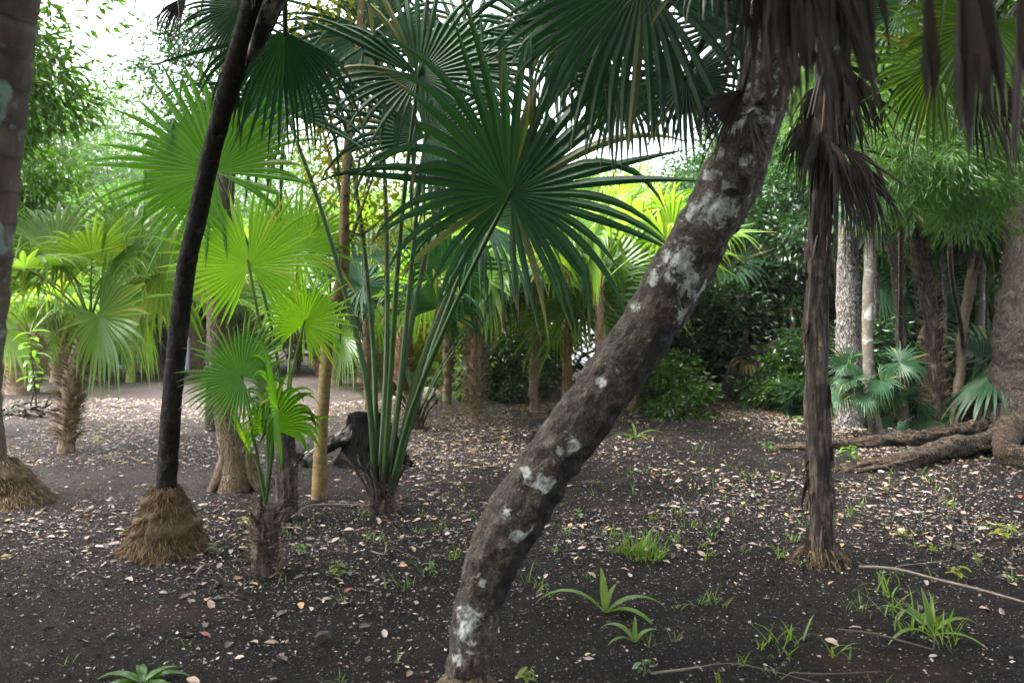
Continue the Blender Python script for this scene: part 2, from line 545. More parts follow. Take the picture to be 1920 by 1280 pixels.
M['bark_hero'] = None   # built with the leaning palm
M['bark_black'] = bark_mat('dark_ringed_bark', [(0.3, (0.003, 0.0026, 0.0023)), (0.55, (0.013, 0.011, 0.0095)), (0.75, (0.060, 0.050, 0.042))], (3, 1.2, 1), 9, 0.8, 0.7, spec=0.08, rings=0.10, ring_scale=13, coarse=(9, 0.60, (0.045, 0.044, 0.040), 0.8), speck=(40, 0.72, (0.16, 0.16, 0.15)))
M['bark_brown'] = bark_mat('brown_flaky_bark', [(0.25, (0.045, 0.030, 0.018)), (0.5, (0.120, 0.085, 0.052)), (0.75, (0.230, 0.175, 0.110))], (7, 1.3, 1), 5, 0.9, 0.85, crack=0.06)
M['bark_yellow'] = bark_mat('mottled_yellow_bark', [(0.3, (0.085, 0.055, 0.022)), (0.55, (0.190, 0.130, 0.050)), (0.8, (0.300, 0.230, 0.120))], (2, 4, 1), 6, 0.4, 0.7, rings=0.12, ring_scale=22, coarse=(6.5, 0.58, (0.022, 0.018, 0.012), 0.9))
M['fibre'] = bark_mat('palm_fibre', [(0.3, (0.040, 0.026, 0.017)), (0.48, (0.160, 0.112, 0.072)), (0.7, (0.360, 0.270, 0.180))], (22, 1.6, 1), 5, 0.9, 0.85)
M['fibre_red'] = bark_mat('palm_fibre_reddish', [(0.25, (0.060, 0.024, 0.014)), (0.5, (0.150, 0.065, 0.040)), (0.8, (0.270, 0.160, 0.110))], (10, 2, 1), 5, 0.9, 0.85, rings=0.3, ring_scale=11)
M['fibre_dark'] = bark_mat('weathered_palm_fibre', [(0.36, (0.007, 0.006, 0.005)), (0.5, (0.030, 0.023, 0.018)), (0.57, (0.090, 0.066, 0.050)), (0.75, (0.210, 0.165, 0.130))], (9, 1.0, 1), 4.2, 1.0, 0.85)
M['bark_grey'] = bark_mat('pale_scaly_bark', [(0.34, (0.035, 0.028, 0.024)), (0.48, (0.140, 0.124, 0.110)), (0.64, (0.360, 0.350, 0.335))], (9, 3.5, 1), 4, 0.9, 0.85, crack=0.3)
M['bark_mottle'] = bark_mat('lichen_mottled_bark', [(0.3, (0.040, 0.034, 0.026)), (0.55, (0.120, 0.105, 0.082)), (0.75, (0.300, 0.290, 0.260))], (4, 3, 1), 5, 0.6, 0.8, coarse=(5, 0.55, (0.38, 0.38, 0.35), 0.8))
M['bark_dark'] = bark_mat('dark_slim_bark', [(0.3, (0.016, 0.013, 0.010)), (0.55, (0.050, 0.040, 0.030)), (0.8, (0.180, 0.165, 0.140))], (3, 2.5, 1), 7, 0.6, 0.8, speck=(30, 0.64, (0.30, 0.29, 0.26)))
M['bark_ring'] = bark_mat('ringed_brown_bark', [(0.3, (0.060, 0.045, 0.030)), (0.55, (0.130, 0.100, 0.070)), (0.8, (0.260, 0.220, 0.160))], (3, 1.5, 1), 6, 0.6, 0.75, rings=0.25, ring_scale=14)
M['bark_big'] = bark_mat('rough_big_bark', [(0.34, (0.008, 0.006, 0.0045)), (0.5, (0.040, 0.030, 0.022)), (0.68, (0.105, 0.084, 0.062))], (3.2, 2.0, 1), 7.5, 1.0, 0.88, crack=0.10, dist=0.05)
M['root'] = bark_mat('root_bark', [(0.36, (0.008, 0.006, 0.004)), (0.48, (0.045, 0.030, 0.017)), (0.58, (0.105, 0.068, 0.036)), (0.75, (0.210, 0.150, 0.088))], (3, 2.6, 1), 6, 1.0, 0.85, crack=0.10, dist=0.05)
M['green_stem'] = bark_mat('green_stem_bark', [(0.35, (0.020, 0.024, 0.008)), (0.5, (0.170, 0.210, 0.040)), (0.75, (0.290, 0.330, 0.080))], (3, 3, 1), 8, 0.4, 0.6)
M['char'] = bark_mat('charred_wood', [(0.40, (0.0015, 0.0015, 0.0015)), (0.58, (0.005, 0.005, 0.005)), (0.78, (0.030, 0.029, 0.028))], (8, 2, 1), 4, 1.0, 0.65, dist=0.06, spec=0.04)
M['weathered'] = bark_mat('weathered_grey_wood', [(0.34, (0.010, 0.009, 0.008)), (0.50, (0.070, 0.065, 0.055)), (0.66, (0.280, 0.270, 0.240))], (7, 1.5, 1), 4, 0.9, 0.75, coarse=(5, 0.46, (0.006, 0.006, 0.006), 0.95), spec=0.08)
M['rootcone'] = bark_mat('root_mat_fibres', [(0.3, (0.022, 0.014, 0.008)), (0.5, (0.070, 0.046, 0.022)), (0.75, (0.160, 0.110, 0.056))], (1, 1, 1), 30, 1.0, 0.95, uv=False, coarse=(7, 0.57, (0.030, 0.032, 0.012), 0.7))
M['rock'] = bark_mat('pale_rock', [(0.3, (0.120, 0.105, 0.080)), (0.5, (0.330, 0.300, 0.240)), (0.75, (0.520, 0.490, 0.420))], (1, 1, 1), 12, 0.8, 0.9, uv=False)
M['twig'] = bark_mat('dry_twig', [(0.3, (0.060, 0.045, 0.035)), (0.55, (0.170, 0.140, 0.115)), (0.8, (0.330, 0.290, 0.250))], (6, 2, 1), 8, 0.5, 0.85)
M['dark_twig'] = bark_mat('dark_twig', [(0.3, (0.020, 0.016, 0.013)), (0.55, (0.060, 0.048, 0.038)), (0.8, (0.130, 0.110, 0.090))], (6, 2, 1), 8, 0.5, 0.85)

def plain_mat(name, col, rough=0.7, nz=0.25, sc=20):
    m, nt, out = mat_new(name)
    tc = nd(nt, 'ShaderNodeTexCoord')
    n = noise(nt, tc.outputs['Object'], sc, 4)
    c = ramp(nt, n, [(0.3, tuple(x * (1 - nz) for x in col)), (0.7, tuple(min(1, x * (1 + nz)) for x in col))])
    p = nd(nt, 'ShaderNodeBsdfPrincipled'); nt.links.new(c, p.inputs['Base Color']); p.inputs['Roughness'].default_value = rough
    nt.links.new(p.outputs[0], out.inputs['Surface'])
    return m
#@@SETTING
# ------------------------------------------------------------------ the ground
GR = np.random.default_rng(77)
_g1 = np.random.default_rng(5)
def ground_z(x, y):
    x = np.asarray(x, float); y = np.asarray(y, float)
    r = np.random.default_rng(5)
    z = 0.05 * fbm2(x + 100, y + 100, r, 2.6, 3) + 0.016 * fbm2(x + 50, y + 50, r, 0.35, 3) + 0.011 * fbm2(x + 50, y + 50, r, 0.085, 3)
    return z - 0.01

def soil_mat():
    m, nt, out = mat_new('dark_wet_soil')
    tc = nd(nt, 'ShaderNodeTexCoord'); v = tc.outputs['Object']
    big = noise(nt, v, 0.55, 4, 0.6)
    mid = noise(nt, v, 5, 5, 0.6)
    fine = noise(nt, v, 75, 7, 0.8)
    f = math_n(nt, 'ADD', math_n(nt, 'ADD', math_n(nt, 'MULTIPLY', big, 0.2), math_n(nt, 'MULTIPLY', mid, 0.2)), math_n(nt, 'MULTIPLY', fine, 0.6))
    c = ramp(nt, f, [(0.30, (0.004, 0.0035, 0.0036)), (0.48, (0.013, 0.0112, 0.0110)), (0.60, (0.034, 0.0285, 0.0272)), (0.76, (0.085, 0.071, 0.065))])
    # reddish earth patches
    rp = noise(nt, v, 0.9, 3, 0.5)
    mr = nd(nt, 'ShaderNodeMapRange'); mr.inputs[1].default_value = 0.58; mr.inputs[2].default_value = 0.75; nt.links.new(rp, mr.inputs[0])
    c = mixc(nt, math_n(nt, 'MULTIPLY', mr.outputs[0], 0.5), c, (0.075, 0.042, 0.028))
    # drier, trodden, pinkish clearing earth further back; its paleness partly paints in brighter light
    sxy = nd(nt, 'ShaderNodeSeparateXYZ'); nt.links.new(v, sxy.inputs[0])
    far = nd(nt, 'ShaderNodeMapRange', interpolation_type='SMOOTHSTEP'); far.inputs[1].default_value = 6.0; far.inputs[2].default_value = 15.0
    nt.links.new(math_n(nt, 'ADD', math_n(nt, 'SUBTRACT', sxy.outputs[1], math_n(nt, 'MULTIPLY', sxy.outputs[0], 0.9)), math_n(nt, 'MULTIPLY', math_n(nt, 'SUBTRACT', big, 0.5), 9.0)), far.inputs[0])
    dry_lit = ramp(nt, f, [(0.35, (0.034, 0.027, 0.025)), (0.5, (0.085, 0.069, 0.064)), (0.68, (0.170, 0.142, 0.132))])
    c = mixc(nt, math_n(nt, 'MULTIPLY', far.outputs[0], 0.85), c, dry_lit)
    # pale crumbs and grit
    def crumbs(scale, th, col, prob):
        nonlocal c
        vo = nd(nt, 'ShaderNodeTexVoronoi'); vo.inputs['Scale'].default_value = scale; nt.links.new(v, vo.inputs['Vector'])
        s1 = math_n(nt, 'LESS_THAN', vo.outputs['Distance'], th)
        sp = nd(nt, 'ShaderNodeSeparateColor'); nt.links.new(vo.outputs['Color'], sp.inputs[0])
        s2 = math_n(nt, 'GREATER_THAN', sp.outputs[0], 1 - prob)
        s = math_n(nt, 'MULTIPLY', s1, s2)
        cc = mixc(nt, sp.outputs[1], tuple(x * 0.45 for x in col), col)
        c = mixc(nt, s, c, cc)
        return s
    s1 = crumbs(70, 0.30, (0.26, 0.23, 0.21), 0.10)
    s2 = crumbs(150, 0.32, (0.18, 0.16, 0.15), 0.14)
    p = nd(nt, 'ShaderNodeBsdfPrincipled'); nt.links.new(c, p.inputs['Base Color'])
    rr = nd(nt, 'ShaderNodeMapRange'); rr.inputs[1].default_value = 0.35; rr.inputs[2].default_value = 0.65; rr.inputs[3].default_value = 0.5; rr.inputs[4].default_value = 0.85
    nt.links.new(mid, rr.inputs[0]); nt.links.new(rr.outputs[0], p.inputs['Roughness'])
    p.inputs['Specular IOR Level'].default_value = 0.06
    h = math_n(nt, 'ADD', math_n(nt, 'ADD', math_n(nt, 'MULTIPLY', fine, 1.1), math_n(nt, 'MULTIPLY', mid, 0.8)), math_n(nt, 'MULTIPLY', s1, 0.25))
    bp = nd(nt, 'ShaderNodeBump'); bp.inputs['Strength'].default_value = 1.0; bp.inputs['Distance'].default_value = 0.04
    nt.links.new(h, bp.inputs['Height']); nt.links.new(bp.outputs[0], p.inputs['Normal'])
    nt.links.new(p.outputs[0], out.inputs['Surface'])
    return m
M['soil'] = soil_mat()

def axis_pts(lo, hi, n, far):
    core = np.linspace(lo, hi, n)
    st = (hi - lo) / n
    k = st * np.cumsum(1.10 ** np.arange(1, 140))
    k = k[k < far]
    return np.concatenate([lo - k[::-1], core, hi + k])
xs = axis_pts(-5.5, 5.5, 520, 420)
ys = axis_pts(2.6, 9.5, 330, 420)
X, Y = np.meshgrid(xs, ys, indexing='xy')
Z = ground_z(X, Y) * np.clip(1.6 - np.hypot(X, Y) / 60, 0, 1)
nx = len(xs)
i = np.arange(len(ys) - 1)[:, None] * nx + np.arange(nx - 1)[None, :]
gme = mk_mesh('ground', np.stack([X, Y, Z], -1).reshape(-1, 3), [np.stack([i, i + 1, i + nx + 1, i + nx], -1).reshape(-1, 4)], M['soil'])
tag(part('ground', gme, None), kind='structure')

# the lake that glints between the leaves behind the right hand thicket, widened leftward to reflect bright low light
m_, nt_, out_ = mat_new('lake_water')
p_ = nd(nt_, 'ShaderNodeBsdfPrincipled'); p_.inputs['Base Color'].default_value = (0.10, 0.12, 0.12, 1); p_.inputs['Roughness'].default_value = 0.12
tc_ = nd(nt_, 'ShaderNodeTexCoord'); bp_ = nd(nt_, 'ShaderNodeBump'); bp_.inputs['Strength'].default_value = 0.2
nt_.links.new(noise(nt_, tc_.outputs['Object'], 3, 3, vscale=(1, 0.5, 1)), bp_.inputs['Height']); nt_.links.new(bp_.outputs[0], p_.inputs['Normal'])
nt_.links.new(p_.outputs[0], out_.inputs['Surface'])
lk = [(-2.5, 27, .05), (2.5, 22, .05), (6, 20, .05), (12, 19, .05), (60, 22, .05), (160, 90, .05), (120, 300, .05), (-60, 300, .05), (-12, 60, .05), (-4, 32, .05)]
tag(part('lake', mk_mesh('lake', lk, [np.arange(len(lk))[None, :]], m_), None), kind='structure')

# low earth bank behind the camp on the left
bx = np.linspace(-18, -3, 60); by = np.linspace(-1.6, 1.6, 16)
BX, BY = np.meshgrid(bx, by, indexing='xy')
BZ = (0.42 + 0.25 * fbm2(BX + 40, BY + 40, np.random.default_rng(8), 1.7, 4)) * np.exp(-(BY / 0.9) ** 2) * np.clip((BX + 18) / 2, 0, 1) * np.clip((-3 - BX) / 2, 0, 1) - 0.06
i = np.arange(15)[:, None] * 60 + np.arange(59)[None, :]
tag(part('earth_bank', mk_mesh('earth_bank', np.stack([BX, BY + 25.5, BZ], -1).reshape(-1, 3), [np.stack([i, i + 1, i + 61, i + 60], -1).reshape(-1, 4)], M['soil']), None), kind='structure')

# ------------------------------------------------------------------ palms: shared builders
def curve_pts(a, b, bow, n=7):
    """points from a to b bowed sideways by vector bow"""
    t = np.linspace(0, 1, n)[:, None]
    return np.asarray(a) * (1 - t) + np.asarray(b) * t + np.asarray(bow) * (4 * t * (1 - t))

def boot_mesh(name, mat, L, w, seed, out=0.5, split=True):
    """one old leaf base: a tapering, curved, V-shaped stub rising from the trunk; local +X points out"""
    rng = np.random.default_rng(seed)
    n = 7; t = np.linspace(0, 1, n)
    x = out * L * t ** 1.6; z = L * t * (1 - 0.25 * out * t)
    ww = w * (1 - 0.55 * t) * (1 + rng.normal(0, 0.06, n)); th = w * 0.28 * (1 - 0.6 * t)
    rows = []
    for k in range(n):
        rows.append([(x[k], -ww[k] / 2, z[k]), (x[k] + th[k], 0, z[k] - 0.02 * L), (x[k], ww[k] / 2, z[k]), (x[k] - th[k] * 0.4, 0, z[k] + 0.01)])
    V = np.array(rows); V[-1, :, 2] += rng.normal(0, 0.08 * L, 4)
    V = V.reshape(-1, 3)
    f = []
    for k in range(n - 1):
        for q in range(4):
            f.append((k * 4 + q, k * 4 + (q + 1) % 4, k * 4 + 4 + (q + 1) % 4, k * 4 + 4 + q))
    f.append((n * 4 - 4, n * 4 - 3, n * 4 - 2, n * 4 - 1))
    uv = np.stack([np.tile([0, .25 * w * 4, .5 * w * 4, .75 * w * 4], n), np.repeat(t * L, 4)], 1)
    return mk_mesh(name, V, [np.array(f)], mat, False, {'rnd': np.full(len(V), rng.random())}, uv)

def strips(n, base_fn, length, width, droop, seed, stiff=4):
    """thin hanging fibres: base_fn(rng, n) -> points, directions"""
    rng = np.random.default_rng(seed)
    P, D = base_fn(rng, n)
    D = unit(D); rows = []
    l = length * (0.5 + rng.random(n)); w = width * (0.5 + rng.random(n))
    e0 = unit(np.cross(D, rng.normal(0, 1, (n, 3))))
    for s in range(stiff + 1):
        f = s / stiff
        ww = (w * (1 - 0.85 * f))[:, None]
        rows.append((P - e0 * ww, P + e0 * ww))
        D = unit(D + (-UP) * droop / stiff + rng.normal(0, 0.12, (n, 3)))
        P = P + D * (l / stiff)[:, None]
    V = np.stack([np.stack(r_, 1) for r_ in rows], 1)
    nr = stiff + 1
    b = (np.arange(n) * nr * 2)[:, None] + (np.arange(nr - 1) * 2)[None, :]
    f1 = np.stack([b, b + 1, b + 3, b + 2], -1).reshape(-1, 4)
    return V.reshape(-1, 3), [f1], {'rnd': np.repeat(rng.random(n), nr * 2)}, None

def around(path, rad, lo=0.0, hi=1.0, up=0.3, outw=1.0):
    C = spline(path, 40)
    def fn(rng, n):
        k = (lo + (hi - lo) * rng.random(n)) * 39
        c = np.stack([np.interp(k, np.arange(40), C[:, q]) for q in range(3)], 1)
        r = np.interp(k / 39, np.linspace(0, 1, len(rad)), rad)
        a = rng.random(n) * 2 * np.pi
        o = np.stack([np.cos(a), np.sin(a), np.zeros(n)], 1)
        return c + o * (r * 0.97)[:, None], o * outw + UP * up
    return fn

def hero_frond(root, base, name, crown, hub, ang, Rpx, mat, pet_mat, tilt=(0.0, 0.25), bow=0.08, pet_r=(0.03, 0.012), color=None, pet_via=None, axis3=None, normal3=None, pet_flat=0.6, **k):
    """frond placed in the scene: hub = (px, py, distance); ang = direction of the leaf axis seen from the camera"""
    h = W(*hub) - base
    d = hub[2]
    a = np.array([math.cos(R(ang)), tilt[0], math.sin(R(ang))]) if axis3 is None else np.array(axis3, float)
    n = np.array([0.12, -1.0, tilt[1]]) if normal3 is None else np.array(normal3, float)
    V, f, at, uv = fan(np.zeros(3), a, n, Rpx * d / F, **k)
    o = part('frond', mk_mesh(name, V, f, mat, False, at), root, tuple(h), color=color)
    c = np.asarray(crown) - h
    if pet_via is None:
        pts = curve_pts(c, np.zeros(3), unit(np.cross(-c, [0, 1, 0])) * 0 + np.array([0, 0, bow]))
    else:
        pts = np.array([c] + [W(*q) - base - h for q in pet_via] + [np.zeros(3)])
    pts = np.concatenate([pts, [unit(a) * 0.03 * Rpx * d / F]])
    pm = tube_mesh('petiole', pet_mat, pts, list(pet_r), nu=8, nv=18, flat=pet_flat, seed=k.get('seed', 0))
    part('petiole', pm, o, color=color)
    return o

# --- 1. leaning lichen palm -----------------------------------------------------------------
def hero_bark():
    m, nt, out = mat_new('lichen_spotted_bark')
    tc = nd(nt, 'ShaderNodeTexCoord'); v = tc.outputs['Object']; uv = tc.outputs['UV']
    n1 = noise(nt, uv, 10, 8, 0.7, vscale=(3.0, 1.2, 1))
    n2 = noise(nt, v, 22, 6, 0.65)
    f = math_n(nt, 'ADD', math_n(nt, 'MULTIPLY', n1, 0.5), math_n(nt, 'MULTIPLY', n2, 0.5))
    c = ramp(nt, f, [(0.38, (0.005, 0.004, 0.003)), (0.47, (0.026, 0.018, 0.013)), (0.56, (0.070, 0.052, 0.038)), (0.68, (0.190, 0.160, 0.130))])
    # moss film
    nm = noise(nt, v, 5, 4, 0.6)
    mm = nd(nt, 'ShaderNodeMapRange'); mm.inputs[1].default_value = 0.45; mm.inputs[2].default_value = 0.7; nt.links.new(nm, mm.inputs[0])
    c = mixc(nt, math_n(nt, 'MULTIPLY', mm.outputs[0], 0.45), c, (0.050, 0.050, 0.024))
    # rusty patches
    nr = noise(nt, v, 8, 3, 0.5, vscale=(1, 1, 0.7))
    mr2 = nd(nt, 'ShaderNodeMapRange'); mr2.inputs[1].default_value = 0.6; mr2.inputs[2].default_value = 0.75; nt.links.new(nr, mr2.inputs[0])
    c = mixc(nt, math_n(nt, 'MULTIPLY', mr2.outputs[0], 0.45), c, (0.105, 0.048, 0.024))
    # lichen
    li = attr(nt, 'lichen').outputs['Fac']
    ne = noise(nt, v, 38, 5, 0.65)
    nb = noise(nt, v, 16, 6, 0.7, dist=0.8)
    lf = math_n(nt, 'ADD', math_n(nt, 'MULTIPLY', li, 0.9), math_n(nt, 'MULTIPLY', math_n(nt, 'SUBTRACT', nb, 0.5), 2.6))
    ml = nd(nt, 'ShaderNodeMapRange'); ml.inputs[1].default_value = 0.47; ml.inputs[2].default_value = 0.66; nt.links.new(lf, ml.inputs[0])
    lc = ramp(nt, n2, [(0.38, (0.10, 0.095, 0.08)), (0.48, (0.30, 0.31, 0.28)), (0.62, (0.55, 0.57, 0.54))])
    sep = noise(nt, v, 75, 4, 0.6)
    ms = nd(nt, 'ShaderNodeMapRange'); ms.inputs[1].default_value = 0.60; ms.inputs[2].default_value = 0.68; nt.links.new(sep, ms.inputs[0])
    big = noise(nt, v, 7, 3, 0.5)
    mb = nd(nt, 'ShaderNodeMapRange'); mb.inputs[1].default_value = 0.45; mb.inputs[2].default_value = 0.65; nt.links.new(big, mb.inputs[0])
    c = mixc(nt, math_n(nt, 'MULTIPLY', math_n(nt, 'MULTIPLY', ms.outputs[0], mb.outputs[0]), 0.75), c, (0.30, 0.30, 0.28))
    fs = noise(nt, v, 130, 6, 0.7)
    c = mixc(nt, 1.0, c, ramp(nt, fs, [(0.36, (0.25, 0.25, 0.25)), (0.5, (0.85, 0.85, 0.85)), (0.64, (2.0, 2.0, 2.0))]), 'MULTIPLY')
    lc = mixc(nt, 1.0, lc, ramp(nt, fs, [(0.36, (0.45, 0.42, 0.38)), (0.52, (1.0, 1.0, 1.0))]), 'MULTIPLY')
    c = mixc(nt, ml.outputs[0], c, lc)
    # black algae along the dripping underside
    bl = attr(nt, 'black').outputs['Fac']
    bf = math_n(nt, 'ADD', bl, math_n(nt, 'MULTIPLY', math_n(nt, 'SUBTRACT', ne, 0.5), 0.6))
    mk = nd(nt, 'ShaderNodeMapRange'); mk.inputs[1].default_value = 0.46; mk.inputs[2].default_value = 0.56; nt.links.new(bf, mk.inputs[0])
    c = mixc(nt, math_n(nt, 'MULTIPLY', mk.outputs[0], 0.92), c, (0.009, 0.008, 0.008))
    p = nd(nt, 'ShaderNodeBsdfPrincipled'); nt.links.new(c, p.inputs['Base Color']); p.inputs['Roughness'].default_value = 0.72
    p.inputs['Specular IOR Level'].default_value = 0.35
    bp = nd(nt, 'ShaderNodeBump'); bp.inputs['Strength'].default_value = 1.0; bp.inputs['Distance'].default_value = 0.022
    h = math_n(nt, 'ADD', f, math_n(nt, 'MULTIPLY', ml.outputs[0], 0.12))
    nt.links.new(h, bp.inputs['Height']); nt.links.new(bp.outputs[0], p.inputs['Normal'])
    nt.links.new(p.outputs[0], out.inputs['Surface'])
    return m
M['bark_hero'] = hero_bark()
lean = [(872, 1345, 3.08), (878, 1275, 3.10), (888, 1190, 3.12), (903, 1110, 3.14), (938, 1020, 3.16), (988, 935, 3.16), (1045, 850, 3.15), (1117, 750, 3.13), (1190, 650, 3.11), (1253, 550, 3.08), (1312, 450, 3.05), (1364, 350, 3.02), (1405, 250, 3.0), (1432, 160, 2.98), (1452, 70, 2.96), (1470, -60, 2.94)]
lean_r = [50, 43, 44, 43, 50, 56, 55, 55, 54, 54, 53, 52, 48, 46, 46, 46]
LB = G(872, 1345) * 0 + np.array([W(872, 1345, 3.08)[0], 3.08, 0.0])
pl = np.array([W(*q) for q in lean])
pl = np.concatenate([[[pl[0][0] - 0.01, 3.06, -0.08]], pl]) - LB
pr = [0.125] + [r_ * 3.08 / F for r_ in lean_r]
leaning = thing('leaning_palm', 'leaning palm with thick grey-brown trunk blotched with white lichen', 'palm tree', tuple(LB))
V, f, at, uv = tube(pl, pr, nu=140, nv=520, amp=0.0085, seed=3, freq=(15, 1.8), lumps=0.010)
wp = V + LB
spx = 960 + wp[:, 0] / wp[:, 1] * F; spy = HOR - (wp[:, 2] - CAM_H) / wp[:, 1] * F
cen = np.repeat(spline(pl, 520), 141, 0); cen = np.concatenate([cen, cen[-1:]]) + LB
front = np.clip(-(wp - cen)[:, 1] / 0.05, 0, 1)
li = np.zeros(len(V))
for (x, y, rx, ry) in [(878, 1172, 17, 34), (1080, 842, 15, 18), (1050, 846, 8, 8), (1028, 903, 20, 13), (990, 893, 8, 8), (1270, 490, 28, 30), (1285, 530, 24, 26), (1250, 480, 14, 16), (1340, 385, 30, 26), (1300, 395, 16, 20), (1366, 366, 20, 14), (1275, 600, 12, 16), (1210, 690, 8, 12), (1225, 520, 10, 14), (1330, 330, 12, 10), (1385, 240, 20, 16), (1430, 225, 16, 14), (1350, 290, 12, 10), (978, 1000, 14, 10), (985, 880, 8, 6), (1188, 575, 10, 12), (1240, 640, 7, 8), (1160, 700, 7, 9), (900, 1090, 8, 14), (1400, 300, 10, 10), (950, 960, 8, 8), (860, 1240, 8, 14), (1130, 720, 8, 8)]:
    q = ((spx - x) / rx) ** 2 + ((spy - y) / ry) ** 2
    li = np.maximum(li, np.clip(1.0 - 0.36 * np.sqrt(q), 0, 1) * front)
rngb = np.random.default_rng(2)
th_ = np.arctan2((wp - cen)[:, 1], (wp - cen)[:, 0])
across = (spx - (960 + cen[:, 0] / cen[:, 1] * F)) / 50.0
li = np.maximum(li, 0.42 * (spy < 330) * (1 - front * 0) * np.clip((330 - spy) / 120, 0, 1))
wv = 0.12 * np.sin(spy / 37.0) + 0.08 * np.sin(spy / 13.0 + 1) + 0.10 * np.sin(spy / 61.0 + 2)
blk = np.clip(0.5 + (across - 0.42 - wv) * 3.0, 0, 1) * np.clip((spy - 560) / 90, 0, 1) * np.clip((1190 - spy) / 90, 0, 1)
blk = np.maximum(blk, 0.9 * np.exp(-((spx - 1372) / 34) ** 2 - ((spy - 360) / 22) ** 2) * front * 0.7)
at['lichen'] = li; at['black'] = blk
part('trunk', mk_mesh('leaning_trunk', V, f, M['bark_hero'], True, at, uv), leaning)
# root flare
for k, (a, l) in enumerate([(0.3, 0.35), (1.6, 0.3), (2.9, 0.32), (4.2, 0.3), (5.3, 0.36)]):
    p0 = np.array([math.cos(a) * 0.04, math.sin(a) * 0.04, 0.09]); p1 = np.array([math.cos(a) * 0.12, math.sin(a) * 0.12, 0.02]); p2 = np.array([math.cos(a) * l * .8, math.sin(a) * l * .8, -0.05])
    part('root', tube_mesh('lean_root', M['bark_brown'], [p0, p1, p2], [0.045, 0.035, 0.012], nu=14, nv=18, amp=0.006, seed=k), leaning)
LC = W(1474, -80, 2.94) - LB      # crown
FN = dict(nseg=46)
hero_frond(leaning, LB, 'lean_fan_a', LC, (1205, -45, 3.25), 238, 360, M['fan'], M['petiole'], tilt=(-0.15, 0.5), bow=0.05, seed=11, droop=0.6, spread=130, fuse=0.42, kink=0.2, nseg=44, wide=1.1, jit=0.15, color=(0.8, 0.92, 1.0))
hero_frond(leaning, LB, 'lean_fan_b', LC, (1287, 148, 3.3), 262, 165, M['fan'], M['petiole'], tilt=(-0.2, 0.35), bow=0.12, seed=12, droop=0.5, spread=150, fuse=0.42, nseg=44)
hero_frond(leaning, LB, 'lean_fan_c', LC, (1395, 40, 3.6), 215, 190, M['fan'], M['petiole'], tilt=(0.1, 0.6), bow=0.12, seed=13, droop=0.7, spread=140)
hero_frond(leaning, LB, 'lean_fan_d', LC, (1340, -60, 2.6), 200, 200, M['fan'], M['petiole'], tilt=(-0.1, 0.9), bow=0.12, seed=14, droop=0.8, spread=130, kink=0.25)
hero_frond(leaning, LB, 'lean_fan_e', LC, (1120, 40, 3.8), 215, 210, M['fan'], M['petiole'], tilt=(0.1, 0.5), bow=0.25, seed=15, droop=1.6, spread=130, kink=0.35)
hero_frond(leaning, LB, 'lean_fan_f', LC, (1560, -160, 3.5), 60, 260, M['fan'], M['petiole'], tilt=(0.2, 0.8), bow=0.1, seed=16, droop=0.8)
hero_frond(leaning, LB, 'lean_fan_g', LC, (1440, -230, 2.5), 100, 260, M['fan'], M['petiole'], tilt=(-0.4, 0.8), bow=0.1, seed=17, droop=0.8)
o_ = hero_frond(leaning, LB, 'lean_dead_a', LC, (1392, 168, 2.95), 240, 165, M['dead'], M['dead_brown'], tilt=(0.0, 0.2), bow=0.05, seed=18, droop=1.6, spread=45, nseg=26, cup=0.6, jit=0.3)
o_.name = 'dead_frond'

# --- 2. palm hanging over the camera, dead fronds dangling into view --------------------------
OB = np.array([1.75, 1.75, 0.0])
over = thing('dead_frond_palm', 'blurred brown dead fronds of a palm hanging in front along the top edge', 'palm tree', tuple(OB))
OC = np.array([-0.15, -0.1, 2.75])
part('trunk', tube_mesh('over_trunk', M['fibre_dark'], [np.array([0, 0, -0.1]), np.array([-0.03, 0, 1.2]), OC], [0.13, 0.11, 0.12], nu=20, nv=40, amp=0.01, seed=4), over)
def dead_hang(root, base, crown, hub, Rpx, seed, mat='dead_brown', spread=30, nseg=20, ang=270, droop=1.5, **k):
    o = hero_frond(root, base, 'dead_fan', crown, hub, ang, Rpx, M[mat], M['dead_brown'], seed=seed, droop=droop, spread=spread, nseg=nseg, cup=0.9, jit=0.35, fuse=k.pop('fuse', 0.35), kink=0.0, ragged=0.16, wide=k.pop('wide', 1.25), pet_r=(0.02, 0.01), **k)
    o.name = 'dead_frond'
    return o
for k, (hx, hy, hd, Rp, ns_, sp, mt) in enumerate([(1455, -250, 1.45, 430, 9, 13, 'dead'), (1500, -240, 1.40, 440, 10, 14, 'dead_brown'), (1545, -250, 1.35, 420, 9, 13, 'dead'), (1480, -300, 1.30, 440, 8, 12, 'dead'), (1570, -280, 1.42, 360, 8, 12, 'dead_brown'), (1430, -280, 1.38, 440, 7, 9, 'dead_brown'), (1525, -330, 1.28, 440, 8, 12, 'dead'), (1415, -240, 1.5, 400, 8, 12, 'dead'), (1590, -220, 1.5, 330, 8, 12, 'dead'), (1500, -200, 1.55, 400, 11, 18, 'dead')]):
    dead_hang(over, OB, OC, (hx, hy, hd), Rp, 210 + k, mat=mt, spread=sp * 1.1, nseg=int(ns_ * 1.5), fuse=0.5, wide=1.7)
dead_hang(over, OB, OC, (1735, -150, 1.35), 360, 24, spread=4, nseg=3, fuse=0.7, wide=1.6)
dead_hang(over, OB, OC, (1800, -170, 1.3), 390, 25, spread=7, nseg=4, fuse=0.7, wide=1.6)
dead_hang(over, OB, OC, (1832, -190, 1.34), 400, 29, spread=6, nseg=4, fuse=0.7, wide=1.6, mat='dead')
dead_hang(over, OB, OC, (1908, -190, 1.25), 420, 26, spread=4, nseg=3, fuse=0.7, wide=1.6)
dead_hang(over, OB, OC, (800, -330, 1.5), 400, 27, spread=4, nseg=3)
